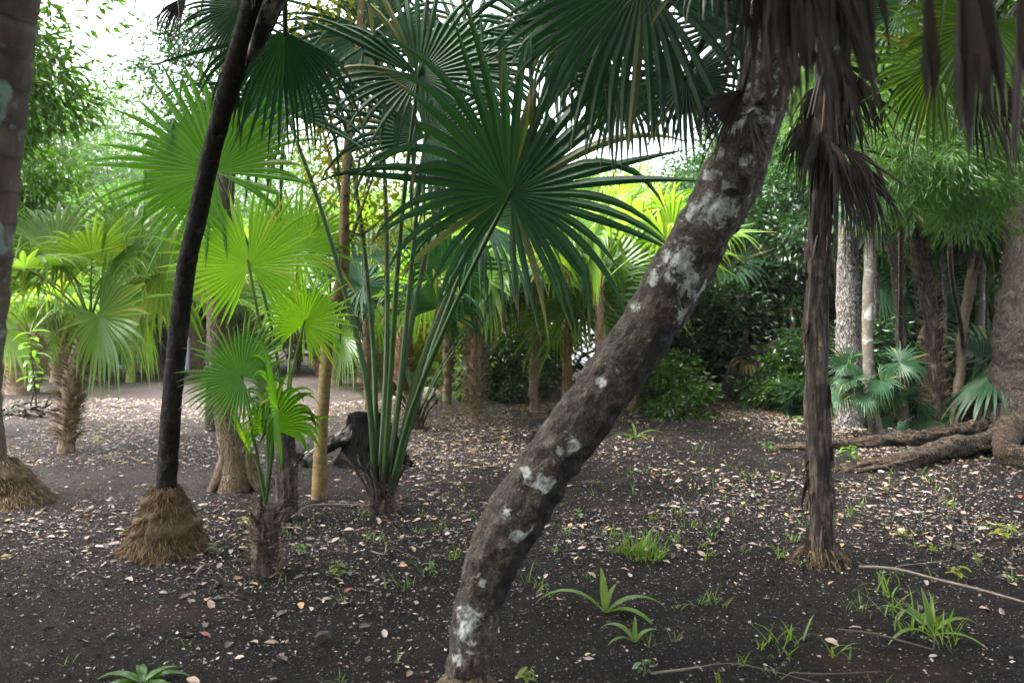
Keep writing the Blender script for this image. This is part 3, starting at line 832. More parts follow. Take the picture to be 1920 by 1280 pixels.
dead_hang(over, OB, OC, (1345, -260, 1.5), 330, 28, spread=4, nseg=3)
for k, (hx, hy, a_) in enumerate([(2250, -420, 20), (2000, -520, 110), (1700, -560, 150), (2300, -700, 60)]):
    hero_frond(over, OB, 'over_fan', OC, (hx, hy, 1.6 + 0.2 * k), a_, 560, M['fan'], M['petiole'], tilt=(0.1, 0.9), seed=30 + k, droop=0.9)

# --- 3. black slim palm with a root cone ------------------------------------------------------
bd = gd(1028)
BB = np.array([W(310, 1028, bd)[0], bd, 0.0])
black = thing('black_palm', 'slim black palm trunk curving up from a hairy brown root cone', 'palm tree', tuple(BB))
bp_ = [(310, 960, bd), (313, 900, bd), (322, 760, bd), (333, 640, bd), (350, 500, bd - .05), (372, 400, bd - .1), (396, 290, bd - .2), (428, 170, bd - .35), (462, 60, bd - .5), (500, -60, bd - .65), (530, -160, bd - .7)]
pb = np.array([W(*q) for q in bp_]) - BB
rb = [25, 22.5, 22, 21.5, 21, 20.5, 20.5, 21.5, 24, 27, 28]
part('trunk', tube_mesh('black_trunk', M['bark_black'], pb, [q * 4.15 / F for q in rb], nu=32, nv=180, amp=0.0025, seed=9, ring=0.003, ring_n=50), black)
# cone of adventitious roots
crng = np.random.default_rng(21)
hz = np.linspace(0, 1, 26); Hc = 0.44
ca = np.linspace(0, 2 * np.pi, 61)
A, Hh = np.meshgrid(ca / (2 * np.pi), hz, indexing='xy')
rad = (0.20 * (1 - Hh) ** 0.85 + 0.072) + 0.06 * vnoise(A, Hh, 6, 4, crng) * (1 - Hh * .7) + 0.035 * vnoise(A, Hh, 20, 12, crng)
rad = np.where(Hh < 0.06, rad * 1.08, rad)
Vc = np.stack([np.cos(A * 2 * np.pi) * rad, np.sin(A * 2 * np.pi) * rad, Hh * Hc - 0.05], -1).reshape(-1, 3)
i = np.arange(25)[:, None] * 61 + np.arange(60)[None, :]
part('root_cone', mk_mesh('root_cone', Vc, [np.stack([i, i + 1, i + 62, i + 61], -1).reshape(-1, 4)], M['rootcone'], True, None, None), black)
def cone_base(r0, r1, H, z0=0.0):
    def fn(rng, n):
        h = rng.random(n) ** 1.5; a = rng.random(n) * 2 * np.pi
        r = r0 * (1 - h) ** 1.0 + r1
        o = np.stack([np.cos(a), np.sin(a), np.zeros(n)], 1)
        return o * (r * 1.0)[:, None] + UP * (h * H + z0)[:, None], o * 0.8 - UP * 0.45 + rng.normal(0, 0.35, (n, 3))
    return fn
V, f, at, uv = strips(4200, cone_base(0.21, 0.075, Hc, -0.03), 0.05, 0.0022, 0.9, 31, 3)
M['rootfibre'] = leaf_mat('root_fibre', (0.050, 0.032, 0.015), (0.170, 0.115, 0.055), 0.0, rough=0.9)
o = part('root_fibres', mk_mesh('root_fibres', V, f, M['rootfibre'], False, at), black); o['kind'] = 'stuff'
# dead sheath clinging to the upper trunk
sp_ = np.array([W(q[0], q[1], q[2]) for q in [(462, 128, 4.45), (478, 90, 4.4), (500, 40, 4.35), (524, -20, 4.3), (545, -90, 4.3)]]) - BB
part('dead_sheath', tube_mesh('dead_sheath', M['weathered'], sp_, [0.006, 0.05, 0.075, 0.085, 0.09], nu=22, nv=40, amp=0.012, seed=6, freq=(6, 0.3), flat=0.6), black)
BC = pb[-1]
bf_ = dict(nseg=40)
hero_frond(black, BB, 'black_fan_a', BC, (455, 10, 4.9), 200, 160, M['fan'], M['petiole'], tilt=(0.2, 0.3), bow=0.1, seed=41, droop=0.6, spread=120, color=(0.75, 0.85, 1))
hero_frond(black, BB, 'black_fan_b', BC, (535, 60, 4.9), 265, 240, M['fan'], M['petiole'], tilt=(0.2, 0.1), bow=0.08, seed=42, droop=1.5, spread=70, nseg=30, cup=0.5, color=(0.8, 0.9, 1))
hero_frond(black, BB, 'black_fan_c', BC, (430, -120, 4.6), 160, 260, M['fan'], M['petiole'], tilt=(0.2, 0.7), seed=43, droop=0.9)
hero_frond(black, BB, 'black_fan_d', BC, (640, -190, 4.6), 40, 260, M['fan'], M['petiole'], tilt=(0.2, 0.8), seed=44, droop=0.9)
hero_frond(black, BB, 'black_fan_e', BC, (560, -260, 4.2), 90, 260, M['fan'], M['petiole'], tilt=(-0.5, 0.7), seed=45, droop=0.9)
hero_frond(black, BB, 'black_fan_f', BC, (352, -10, 4.5), 235, 110, M['dead'], M['dead_brown'], tilt=(0, 0.3), seed=46, droop=2.0, spread=25, nseg=12).name = 'dead_frond'

# --- 4. young palms in front left -------------------------------------------------------------
def shaggy_trunk(root, path, radii, mat, seed, boots=0, boot_L=0.16, boot_w=0.05, fibres=0, fw=0.0022, nv=50, amp=0.01, fmat=None, lo=0.15, flen=0.08, out=0.5):
    part('trunk', tube_mesh('palm_trunk', mat, path, radii, nu=28, nv=nv, amp=amp, seed=seed, freq=(8, 0.5), ring=amp * 0.8, ring_n=12), root)
    rng = np.random.default_rng(seed + 500)
    C = spline(path, 40)
    if boots:
        ms = [boot_mesh('leaf_base', mat, boot_L * q, boot_w, seed + i_, out) for i_, q in enumerate((0.8, 1.0, 1.25))]
        for k in range(boots):
            t = lo + (1 - lo) * (k + rng.random() * 0.8) / boots
            a = k * 2.4 + rng.normal(0, 0.25)
            c = C[min(39, int(t * 39))]; r = np.interp(t, np.linspace(0, 1, len(radii)), radii)
            o = part('leaf_base', ms[k % 3], root, tuple(c + np.array([math.cos(a) * r * 0.85, math.sin(a) * r * 0.85, -0.02])), a)
            o.rotation_euler = (rng.normal(0, 0.12), rng.normal(0, 0.12), a)
    if fibres:
        V, f, at, uv = strips(fibres, around(path, radii, lo * 0.4, 1.0, 0.5, 0.55), flen, fw, 0.5, seed + 9, 3)
        o = part('fibres', mk_mesh('trunk_fibres', V, f, fmat or M['fibre_hair'], False, at), root); o['kind'] = 'stuff'
M['fibre_hair'] = leaf_mat('fibre_hair', (0.075, 0.050, 0.030), (0.240, 0.175, 0.110), 0.0, rough=0.9)

d5 = gd(1070)
YB = np.array([W(497, 1070, d5)[0], d5, 0.0])
young = thing('small_fan_palm', 'small fan palm with short shaggy trunk and bright drooping leaf, front row', 'palm tree', tuple(YB))
YC = W(499, 945, d5) - YB
shaggy_trunk(young, [np.array([0, 0, -0.06]), np.array([0.0, 0, 0.12]), YC * 0.6, YC], [0.075, 0.072, 0.066, 0.058], M['fibre_dark'], 61, boots=16, boot_L=0.12, boot_w=0.045, fibres=500, out=0.32, lo=0.1)
YP = dict(pet_r=(0.018, 0.007))
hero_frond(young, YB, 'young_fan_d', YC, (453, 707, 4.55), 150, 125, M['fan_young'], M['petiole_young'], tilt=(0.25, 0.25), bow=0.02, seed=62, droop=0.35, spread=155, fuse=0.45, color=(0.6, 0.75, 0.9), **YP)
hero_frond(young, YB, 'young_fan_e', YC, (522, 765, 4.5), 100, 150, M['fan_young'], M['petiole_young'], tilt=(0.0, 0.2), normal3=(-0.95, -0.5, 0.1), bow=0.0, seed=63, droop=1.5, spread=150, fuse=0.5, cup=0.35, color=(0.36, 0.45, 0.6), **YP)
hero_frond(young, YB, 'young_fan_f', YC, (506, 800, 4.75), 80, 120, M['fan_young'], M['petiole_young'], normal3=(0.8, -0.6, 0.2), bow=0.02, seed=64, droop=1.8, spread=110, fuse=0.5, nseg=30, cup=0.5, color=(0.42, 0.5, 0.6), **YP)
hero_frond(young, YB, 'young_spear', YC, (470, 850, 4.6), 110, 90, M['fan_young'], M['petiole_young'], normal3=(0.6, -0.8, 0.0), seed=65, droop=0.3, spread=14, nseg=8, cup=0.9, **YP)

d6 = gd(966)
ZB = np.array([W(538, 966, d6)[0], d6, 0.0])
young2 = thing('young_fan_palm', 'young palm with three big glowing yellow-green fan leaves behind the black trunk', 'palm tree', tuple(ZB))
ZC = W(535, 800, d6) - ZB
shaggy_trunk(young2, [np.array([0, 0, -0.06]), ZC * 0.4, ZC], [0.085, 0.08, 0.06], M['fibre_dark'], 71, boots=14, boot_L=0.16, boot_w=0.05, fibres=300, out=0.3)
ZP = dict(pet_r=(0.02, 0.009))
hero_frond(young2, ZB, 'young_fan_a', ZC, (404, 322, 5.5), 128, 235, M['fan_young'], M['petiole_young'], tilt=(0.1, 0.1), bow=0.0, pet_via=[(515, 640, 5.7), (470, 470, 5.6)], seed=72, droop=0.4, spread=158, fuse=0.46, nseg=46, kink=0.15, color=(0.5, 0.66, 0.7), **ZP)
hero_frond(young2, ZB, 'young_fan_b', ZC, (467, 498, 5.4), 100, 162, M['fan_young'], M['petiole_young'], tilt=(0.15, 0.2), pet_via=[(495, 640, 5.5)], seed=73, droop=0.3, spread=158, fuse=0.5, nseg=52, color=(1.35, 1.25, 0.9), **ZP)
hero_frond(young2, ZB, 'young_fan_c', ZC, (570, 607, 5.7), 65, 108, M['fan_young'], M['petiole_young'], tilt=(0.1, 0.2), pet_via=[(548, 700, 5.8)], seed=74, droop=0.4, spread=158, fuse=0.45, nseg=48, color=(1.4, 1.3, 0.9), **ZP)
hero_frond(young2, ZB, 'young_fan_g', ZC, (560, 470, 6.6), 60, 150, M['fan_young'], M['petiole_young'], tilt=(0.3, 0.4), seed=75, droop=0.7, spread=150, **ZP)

# --- 5. central palm with long dark petioles --------------------------------------------------
d7 = gd(950)
CB = np.array([W(716, 950, d7)[0], d7, 0.0])
central = thing('stemless_palm', 'stemless fan palm with long dark petioles and huge dark fans at centre', 'palm tree', tuple(CB))
CC = W(718, 905, d7) - CB
shaggy_trunk(central, [np.array([0, 0, -0.08]), np.array([0, 0, 0.08]), np.array([0.0, 0, 0.2])], [0.13, 0.10, 0.05], M['fibre_dark'], 81, boots=0, fibres=500)
bms = [boot_mesh('leaf_base', M['fibre_dark'], q, 0.06, 820 + i_, o_) for i_, (q, o_) in enumerate(((0.30, 0.22), (0.42, 0.36), (0.50, 0.50), (0.34, 0.15)))]
for k, a in enumerate([0.1, 0.5, 1.1, 1.6, 2.1, 2.7, 3.05, 3.5, 3.9, 4.3, 4.6, 5.0, 5.4, 5.9]):
    part('leaf_base', bms[k % 4], central, (math.cos(a) * 0.075, math.sin(a) * 0.075, -0.02), a)
CP = dict(pet_r=(0.042, 0.035, 0.026, 0.015))
ctr = lambda dx: CC + np.array([dx, 0, -0.12])
hero_frond(central, CB, 'central_fan_a', ctr(-0.0), (785, 142, 5.7), 96, 250, M['fan'], M['petiole'], tilt=(0.15, -0.1), pet_via=[(733, 700, 6.15), (752, 420, 6.0)], seed=82, droop=0.7, spread=160, fuse=0.36, nseg=44, kink=0.3, cup=0.3, **CP)
hero_frond(central, CB, 'central_fan_b', ctr(0.05), (956, 363, 5.3), 74, 385, M['fan'], M['petiole'], tilt=(-0.05, 0.05), pet_via=[(775, 760, 6.0), (868, 540, 5.6)], seed=83, droop=0.75, spread=165, fuse=0.32, nseg=42, kink=0.3, back=0.70, wide=1.12, cup=0.3, color=(0.85, 0.95, 0.95), **CP)
hero_frond(central, CB, 'central_fan_c', ctr(-0.06), (537, 212, 6.2), 125, 270, M['fan'], M['petiole'], tilt=(0.2, 0.6), pet_via=[(690, 730, 6.2), (645, 540, 6.2), (598, 380, 6.2)], seed=84, droop=3.2, spread=150, fuse=0.3, nseg=46, kink=0.2, cup=0.3, color=(0.9, 1, 1.1), **CP)
hero_frond(central, CB, 'central_fan_d', ctr(0.03), (797, 258, 6.5), 60, 235, M['fan'], M['petiole'], tilt=(0.2, 0.3), pet_via=[(752, 700, 6.4), (775, 460, 6.5)], seed=85, droop=1.0, spread=160, fuse=0.40, nseg=50, kink=0.2, **CP)
hero_frond(central, CB, 'central_fan_e', ctr(0.06), (905, 415, 6.4), 40, 230, M['fan'], M['petiole'], tilt=(0.3, 0.7), pet_via=[(790, 720, 6.3), (845, 560, 6.4)], seed=86, droop=2.4, spread=160, fuse=0.32, nseg=44, kink=0.2, **CP)
hero_frond(central, CB, 'central_fan_f', ctr(-0.03), (700, 60, 7.0), 130, 230, M['fan'], M['petiole'], tilt=(0.3, 0.3), pet_via=[(725, 640, 6.5), (722, 340, 6.9)], seed=87, droop=1.2, spread=155, fuse=0.40, nseg=46, **CP)

hero_frond(central, CB, 'central_fan_g', ctr(0.02), (880, 130, 7.2), 78, 230, M['fan'], M['petiole'], tilt=(0.3, 0.3), pet_via=[(765, 640, 6.6), (820, 380, 7.0)], seed=88, droop=1.4, spread=155, fuse=0.34, nseg=44, kink=0.3, **CP)
hero_frond(central, CB, 'central_fan_h', ctr(0.05), (1035, 90, 7.0), 55, 270, M['fan'], M['petiole'], tilt=(0.3, 0.4), pet_via=[(790, 680, 6.5), (905, 400, 6.9)], seed=89, droop=1.2, spread=155, fuse=0.34, nseg=44, kink=0.3, **CP)
hero_frond(central, CB, 'central_fan_i', ctr(-0.05), (625, 130, 7.3), 115, 220, M['fan'], M['petiole'], tilt=(0.3, 0.4), pet_via=[(700, 660, 6.6), (672, 380, 7.0)], seed=90, droop=2.0, spread=155, fuse=0.34, nseg=44, kink=0.3, **CP)
hero_frond(leaning, LB, 'lean_fan_h', LC, (1165, 150, 3.7), 250, 170, M['fan'], M['petiole'], tilt=(0.1, 0.3), bow=0.2, seed=19, droop=2.0, spread=120, kink=0.4, nseg=40)

# --- 6. shaggy palm at right with a skirt of dead fronds ---------------------------------------
d8 = gd(1048)
SB = np.array([W(1540, 1048, d8)[0], d8, 0.0])
shag = thing('shaggy_palm', 'straight palm with torn fibrous bark and a black skirt of dead fronds', 'palm tree', tuple(SB))
shp = np.array([[0, 0, -0.06], [0.0, 0, 0.1]] + list(np.array([W(*q) for q in [(1538, 900, d8), (1532, 700, d8), (1532, 520, d8), (1540, 380, d8), (1556, 220, d8), (1565, 60, d8), (1570, -100, d8)]]) - SB))
shr = [0.084, 0.075, 0.068, 0.061, 0.060, 0.070, 0.085, 0.10, 0.10]
part('trunk', tube_mesh('shaggy_trunk', M['fibre_dark'], shp, shr, nu=48, nv=160, amp=0.016, seed=91, freq=(11, 0.22)), shag)
V, f, at, uv = strips(170, around(shp, shr, 0.02, 0.62, -1.6, 0.35), 0.16, 0.012, 0.8, 92, 4)
o = part('bark_shreds', mk_mesh('bark_shreds', V, f, M['dead_brown'], False, at), shag); o['kind'] = 'stuff'
V, f, at, uv = strips(260, cone_base(0.07, 0.09, 0.10, 0.0), 0.07, 0.0025, 0.9, 93, 3)
o = part('root_fibres', mk_mesh('shag_root_fibres', V, f, M['rootfibre'], False, at), shag); o['kind'] = 'stuff'
SC = W(1560, 120, d8) - SB
srng = np.random.default_rng(94)
for k in range(15):
    a = k * 2.4; hx = 1553 + math.cos(a) * (24 + 18 * srng.random()); hy = 120 + 210 * (k * 0.37 % 1.0); hd = d8 + math.sin(a) * 0.18
    dead_hang(shag, SB, SC + np.array([0, 0, 0.1]), (hx, hy, hd), 130 + 50 * srng.random(), 100 + k, mat='dead', spread=24 + 26 * srng.random(), nseg=20, ang=270 + 18 * math.cos(a), droop=2.6, bow=0.05)
for k in range(7):
    a = k * 0.9
    hero_frond(shag, SB, 'shag_fan', W(1568, -60, d8) - SB, (1568 + math.cos(a) * 240, -120 - 110 * abs(math.sin(a * 1.3)), d8 + math.sin(a) * 0.7), 20 + 140 * (math.cos(a) < 0) , 260, M['fan'], M['petiole'], tilt=(math.sin(a), 0.8), seed=120 + k, droop=1.0, bow=0.15)

# --- 7. blurred trunk at the left edge ---------------------------------------------------------
EB = np.array([W(-75, 900, 1.9)[0], 1.9, 0.0])
edge = thing('ringed_palm', 'blurred ringed brown trunk with pale green lichen along the left edge', 'palm tree', tuple(EB))
ep = np.array([[0, 0, -0.1]] + list(np.array([W(*q) for q in [(-100, 1280, 1.9), (-84, 950, 1.9), (-68, 700, 1.88), (-44, 400, 1.85), (-14, 100, 1.82), (0, -60, 1.8), (40, -420, 1.75)]]) - EB))
M['bark_edge'] = bark_mat('ringed_edge_bark', [(0.3, (0.030, 0.022, 0.016)), (0.55, (0.100, 0.075, 0.052)), (0.8, (0.200, 0.160, 0.120))], (3, 1.5, 1), 6, 0.6, 0.8, rings=0.3, ring_scale=13, coarse=(11, 0.60, (0.19, 0.26, 0.22), 0.8))
part('trunk', tube_mesh('edge_trunk', M['bark_edge'], ep, [0.10, 0.09, 0.085, 0.08, 0.08, 0.082, 0.085, 0.09], nu=36, nv=150, amp=0.003, seed=130, ring=0.006, ring_n=32), edge)
for k in range(8):
    a = k * 0.8
    c = ep[-1]
    hero_frond(edge, EB, 'edge_fan', c, (40 + 520 * math.cos(a), -700 - 160 * abs(math.sin(a)), 1.75 + 0.8 * math.sin(a)), 20 if math.cos(a) > 0 else 160, 600, M['fan'], M['petiole'], tilt=(math.sin(a), 0.8), seed=131 + k, droop=0.9, bow=0.15)

# root mound beside it, foot of a palm just out of frame
md = gd(945)
MB_ = np.array([W(-10, 945, md)[0], md, 0.0])
mound = thing('mound_palm', 'tan fibrous root mound at the left edge with trunk mostly out of frame', 'palm tree', tuple(MB_))
rad2 = (0.33 * (1 - Hh) ** 0.8 + 0.12) + 0.025 * vnoise(A, Hh, 6, 4, np.random.default_rng(22)) + 0.02 * vnoise(A, Hh, 22, 12, np.random.default_rng(23))
Vc2 = np.stack([np.cos(A * 2 * np.pi) * rad2, np.sin(A * 2 * np.pi) * rad2, Hh * 0.40 - 0.05], -1).reshape(-1, 3)
part('root_cone', mk_mesh('root_mound', Vc2, [np.stack([i, i + 1, i + 62, i + 61], -1).reshape(-1, 4)], M['root'] if False else M['rootcone'], True), mound)
V, f, at, uv = strips(4200, cone_base(0.33, 0.125, 0.40, -0.03), 0.06, 0.0024, 0.9, 131, 3)
o = part('root_fibres', mk_mesh('mound_fibres', V, f, M['fibre_hair'], False, at), mound); o['kind'] = 'stuff'
part('trunk', tube_mesh('mound_trunk', M['bark_ring'], [np.array([0, 0, 0.2]), np.array([-0.12, 0, 1.5]), np.array([-0.3, 0.1, 3.2]), np.array([-0.5, 0.3, 5.5])], [0.10, 0.085, 0.085, 0.09], nu=24, nv=60, amp=0.004, seed=133, ring=0.004, ring_n=40), mound)
for k in range(9):
    a = k * 0.7
    cpos = np.array([-0.5, 0.3, 5.5])
    part('frond', fan_mesh('mound_fan', M['fan'], np.zeros(3), [math.cos(a), math.sin(a), 0.5], [-math.cos(a) * .5, -math.sin(a) * .5, 1], 1.0, seed=140 + k, droop=1.0), mound, tuple(cpos + np.array([math.cos(a) * 0.9, math.sin(a) * 0.9, 0.4 + 0.2 * math.sin(k)])))
#@@GROVE
# ------------------------------------------------------------------ the grove: fan palms further back
def proto_frond(elev, seed, pet=1.0, Rr=0.85, mat='fan_far', pmat='petiole_young', droop=0.9, nseg=34, spread=150, kink=0.1, missing=0.0, cup=0.15, fuse=0.42):
    rng = np.random.default_rng(seed)
    e = R(elev)
    d = np.array([math.cos(e), 0, math.sin(e)])
    P = [np.zeros(3)]
    for s in range(6):
        d = unit(d + np.array([0.05, rng.normal(0, 0.03), -0.07])); P.append(P[-1] + d * pet / 6)
    P = np.array(P)
    t = tube(P, [0.02, 0.013, 0.009], nu=6, nv=9, flat=0.7)
    ax = unit(d + np.array([0.0, rng.normal(0, 0.25), -0.25 - 0.7 * rng.random() * (elev < 70)]))
    n = np.array([-ax[2], 0, ax[0]]); sd_ = np.cross(ax, n)
    ro = rng.normal(0, 0.75)
    n = n * math.cos(ro) + sd_ * math.sin(ro)
    b = fan(P[-1], ax, n, Rr, nseg=nseg, spread=spread, droop=droop, seed=seed, kink=kink, ns=6, missing=missing, cup=cup, fuse=fuse)
    t[2]['along'] = np.zeros(len(t[0])); t[2]['mid'] = np.zeros(len(t[0]))
    V, f, at, uv = join([t, b])
    nt = sum(len(q) for q in t[1]); nb = sum(len(q) for q in b[1])
    return mk_mesh('fan_frond', V, f, [M[pmat], M[mat]], False, at, None, np.concatenate([np.zeros(nt), np.ones(nb)]))

PROT = {
    'up': [proto_frond(78, 200 + k, 0.95, 0.85, droop=0.7) for k in range(3)],
    'mid': [proto_frond(52, 210 + k, 1.0, 0.9, droop=0.9) for k in range(4)],
    'low': [proto_frond(22, 220 + k, 0.95, 0.9, droop=1.3, kink=0.2) for k in range(4)],
    'hang': [proto_frond(-12, 230 + k, 0.8, 0.85, droop=1.8, kink=0.25) for k in range(3)],
    'dead': [proto_frond(-48, 240 + k, 0.6, 0.75, 'dead', 'dead_brown', droop=2.2, nseg=26, spread=100, cup=0.6) for k in range(3)],
}
PROT_D = {
    'up': [proto_frond(78, 250 + k, 0.95, 0.85, 'fan', 'petiole', droop=0.7) for k in range(2)],
    'mid': [proto_frond(52, 260 + k, 1.0, 0.9, 'fan', 'petiole', droop=1.0) for k in range(3)],
    'low': [proto_frond(20, 270 + k, 0.95, 0.9, 'fan', 'petiole', droop=1.4, kink=0.2) for k in range(3)],
    'hang': [proto_frond(-14, 280 + k, 0.8, 0.85, 'fan', 'petiole', droop=2.0, kink=0.25) for k in range(3)],
    'dead': PROT['dead'],
    'yellow': [proto_frond(-25, 290, 0.7, 0.8, 'dead_yellow', 'petiole_young', droop=1.8, nseg=28, spread=120)],
}

def crown_fronds(root, c, rng, prot, counts, scale=1.0, aim=None):
    for kind, n in counts.items():
        for k in range(n):
            rz = rng.random() * 6.283 if aim is None else aim + rng.normal(0, 1.0)
            if kind != 'dead' and aim is None:
                rz = (k + rng.random() * 0.8) / n * 6.283 + len(kind)
            tint = (0.95 + 0.55 * rng.random()) if prot is PROT else (0.82 + 0.4 * rng.random())
            o = part('dead_frond' if kind == 'dead' else 'frond', prot[kind][rng.integers(len(prot[kind]))], root, tuple(c), rz, (tint, tint * (0.97 + .06 * rng.random()), tint), scale * (0.82 + 0.3 * rng.random()))

GROVE = 'fan palms of the grove'
def grove_palm(px, py, h, label, lean=(0, 0), r=0.12, mat='fibre', seed=0, counts=None, prot=None, scale=1.0, boots=10, fibres=350, mid_bulge=1.15, name='grove_palm'):
    b = G(px, py)
    rng = np.random.default_rng(seed + 1000)
    root = thing(name, label, 'palm tree', tuple(b), GROVE)
    top = np.array([lean[0], lean[1], h])
    mid = np.array([lean[0] * 0.35, lean[1] * 0.4, h * 0.55])
    shaggy_trunk(root, [np.array([0, 0, -0.08]), mid * 0.4, mid, top], [r * 0.95, r * 0.9, r * mid_bulge, r * 0.75], M[mat], seed, boots=boots, boot_L=0.14 + r * 0.5, boot_w=0.045 + r * 0.22, fibres=int(fibres * 1.5), fw=0.0025 + 0.0003 * b[1], amp=0.016, nv=40, flen=0.14, out=0.34, lo=0.42)
    crown_fronds(root, top - np.array([0, 0, 0.06]), rng, prot or PROT, counts or {'up': 4, 'mid': 5, 'low': 1}, scale)
    return root

grove_palm(123, 845, 1.45, 'shaggy palm leaning right, nearest of the grove at far left', (0.26, 0.0), 0.092, 'fibre', 301, {'up': 5, 'mid': 5, 'low': 2}, None, 0.95, 7, 700)
grove_palm(42, 737, 1.15, 'squat bulging shaggy palm behind the leafy sapling at left', (0.15, 0), 0.30, 'fibre', 302, {'up': 4, 'mid': 5, 'low': 2}, None, 1.2, 16, 500)
grove_palm(115, 714, 1.1, 'short shaggy palm beside the grey tarp shelter', (-0.02, 0), 0.24, 'fibre', 303, {'up': 4, 'mid': 5, 'low': 2}, None, 1.3, 16, 500)
grove_palm(193, 711, 0.95, 'short shaggy palm stub left of the thin green-barked trunk', (0.04, 0), 0.18, 'fibre', 304, {'up': 4, 'mid': 5, 'low': 1}, None, 1.25, 14, 400)
grove_palm(312, 700, 1.25, 'shaggy palm half hidden behind the black slim trunk', (0.05, 0), 0.19, 'fibre', 305, None, None, 1.25, 12, 400)
grove_palm(364, 706, 1.25, 'shaggy palm right of the striped hanging cloth', (0, 0), 0.20, 'fibre', 306, None, None, 1.25, 12, 400)
grove_palm(632, 722, 1.0, 'slim shaggy palm right of the mottled yellow trunk', (0.0, 0), 0.13, 'fibre', 307, {'up': 4, 'mid': 5, 'low': 1}, None, 1.1, 10, 300)
grove_palm(606, 702, 1.1, 'palm with reddish banded trunk behind the mottled yellow tree', (0.0, 0), 0.22, 'fibre_red', 309, None, None, 1.3, 8, 150)
grove_palm(686, 716, 1.5, 'thick very shaggy palm left of the central petioles', (0.05, 0), 0.22, 'fibre', 310, None, None, 1.25, 18, 700)
grove_palm(751, 736, 1.3, 'reddish banded palm trunk tucked behind the central petioles', (0.08, 0), 0.17, 'fibre_red', 311, None, None, 1.2, 8, 150)
grove_palm(888, 793, 1.42, 'upright shaggy palm standing alone right of the central palm', (0.06, 0), 0.082, 'fibre', 312, {'up': 5, 'mid': 5}, None, 1.0, 14, 700)
grove_palm(862, 700, 2.2, 'dark palm trunk slanting left behind the low bright shoots', (-0.55, 0), 0.17, 'fibre_dark', 313, None, None, 1.25, 14, 400)
grove_palm(970, 735, 1.25, 'dark shaggy palm at the edge of the leafy bush', (-0.02, 0), 0.15, 'fibre_dark', 314, None, None, 1.1, 10, 300)
grove_palm(1048, 722, 1.5, 'dim palm trunk left of the leaning lichen trunk', (0.05, 0), 0.17, 'fibre_dark', 315, None, None, 1.1, 10, 300)
grove_palm(450, 690, 1.6, 'far palm behind the lowest of the glowing fans', (0.0, 0), 0.18, 'fibre', 316, None, None, 1.3, 8, 200)
grove_palm(790, 686, 2.2, 'far tall palm glimpsed between the central petioles', (0.1, 0), 0.16, 'fibre', 318, None, None, 1.3, 8, 200)
grove_palm(250, 688, 2.0, 'far palm behind the teal bundle', (0.1, 0), 0.18, 'fibre', 320, None, None, 1.35, 8, 200)
grove_palm(20, 690, 2.4, 'far palm at the left edge behind the camp', (0.1, 0), 0.18, 'fibre', 321, None, None, 1.35, 8, 200)
for q_, (px_, d_, h_, sc_, lab_) in enumerate([
        (60, 14, 1.7, 1.15, 'palm with lit fans above the leafy sapling'), (165, 16.5, 1.9, 1.2, 'palm whose fans rise behind the nearest left palm'), (232, 18.5, 1.8, 1.2, 'palm with arching fans over the teal bundle'),
        (292, 15, 2.1, 1.15, 'palm with fans spreading left of the black slim trunk'), (405, 17.5, 2.0, 1.2, 'palm with fans behind the brown flaky trunk'), (485, 16, 1.7, 1.15, 'palm with fans just behind the glowing young leaves'),
        (560, 19, 2.3, 1.25, 'palm with fans between glowing leaf and mottled trunk'), (652, 16, 2.0, 1.1, 'palm with fans right behind the mottled trunk crook'), (725, 18.5, 2.2, 1.2, 'palm with pale fans left of the thick central petioles'),
        (826, 17, 2.4, 1.2, 'palm with hanging pale fans right of the central petioles'), (935, 18, 2.3, 1.2, 'palm with fans above the bluish leafy bush'), (1000, 15.5, 2.0, 1.1, 'palm with fans under the huge dark fan')]):
    d_ += 5.0
    py_ = HOR + CAM_H * F / d_
    grove_palm(px_, py_, h_, lab_, (0.1 * math.sin(q_ * 2.1), 0), 0.10, 'fibre', 3300 + q_, {'up': 5, 'mid': 6, 'low': 2}, None, sc_ * 1.25, 8, 260)
# the big pale fans right of centre
pf = grove_palm(1062, 772, 1.5, 'palm with thin trunk and tall pale fans left of the leaning trunk', (0.03, 0.1), 0.07, 'bark_yellow', 330, {'up': 2, 'mid': 2}, None, 1.2, 6, 100)
pfb = np.array(pf.location)
for q_, (hx_, hy_, hd_, an_, rr_, tl_) in enumerate([(1072, 566, 11.6, 95, 215, (0.1, 0.1)), (1133, 520, 11.9, 65, 190, (0.2, 0.3)), (1186, 505, 12.6, 40, 110, (0.2, 0.3)), (1010, 500, 12.4, 120, 170, (0.2, 0.3)), (1110, 440, 12.8, 80, 170, (0.3, 0.2))]):
    hero_frond(pf, pfb, 'pale_fan', np.array([0.03, 0.1, 1.45]), (hx_, hy_, hd_), an_, rr_, M['fan_far'], M['petiole_young'], tilt=tl_, seed=2330 + q_, droop=0.5, spread=150, fuse=0.42, nseg=46, bow=0.05, pet_r=(0.02, 0.012), color=(0.9, 1.0, 1.0))
grove_palm(1150, 745, 1.9, 'palm hidden behind the leaning lichen trunk', (0.1, 0), 0.12, 'fibre_dark', 331, {'up': 4, 'mid': 5, 'low': 1}, None, 1.1, 8, 200)
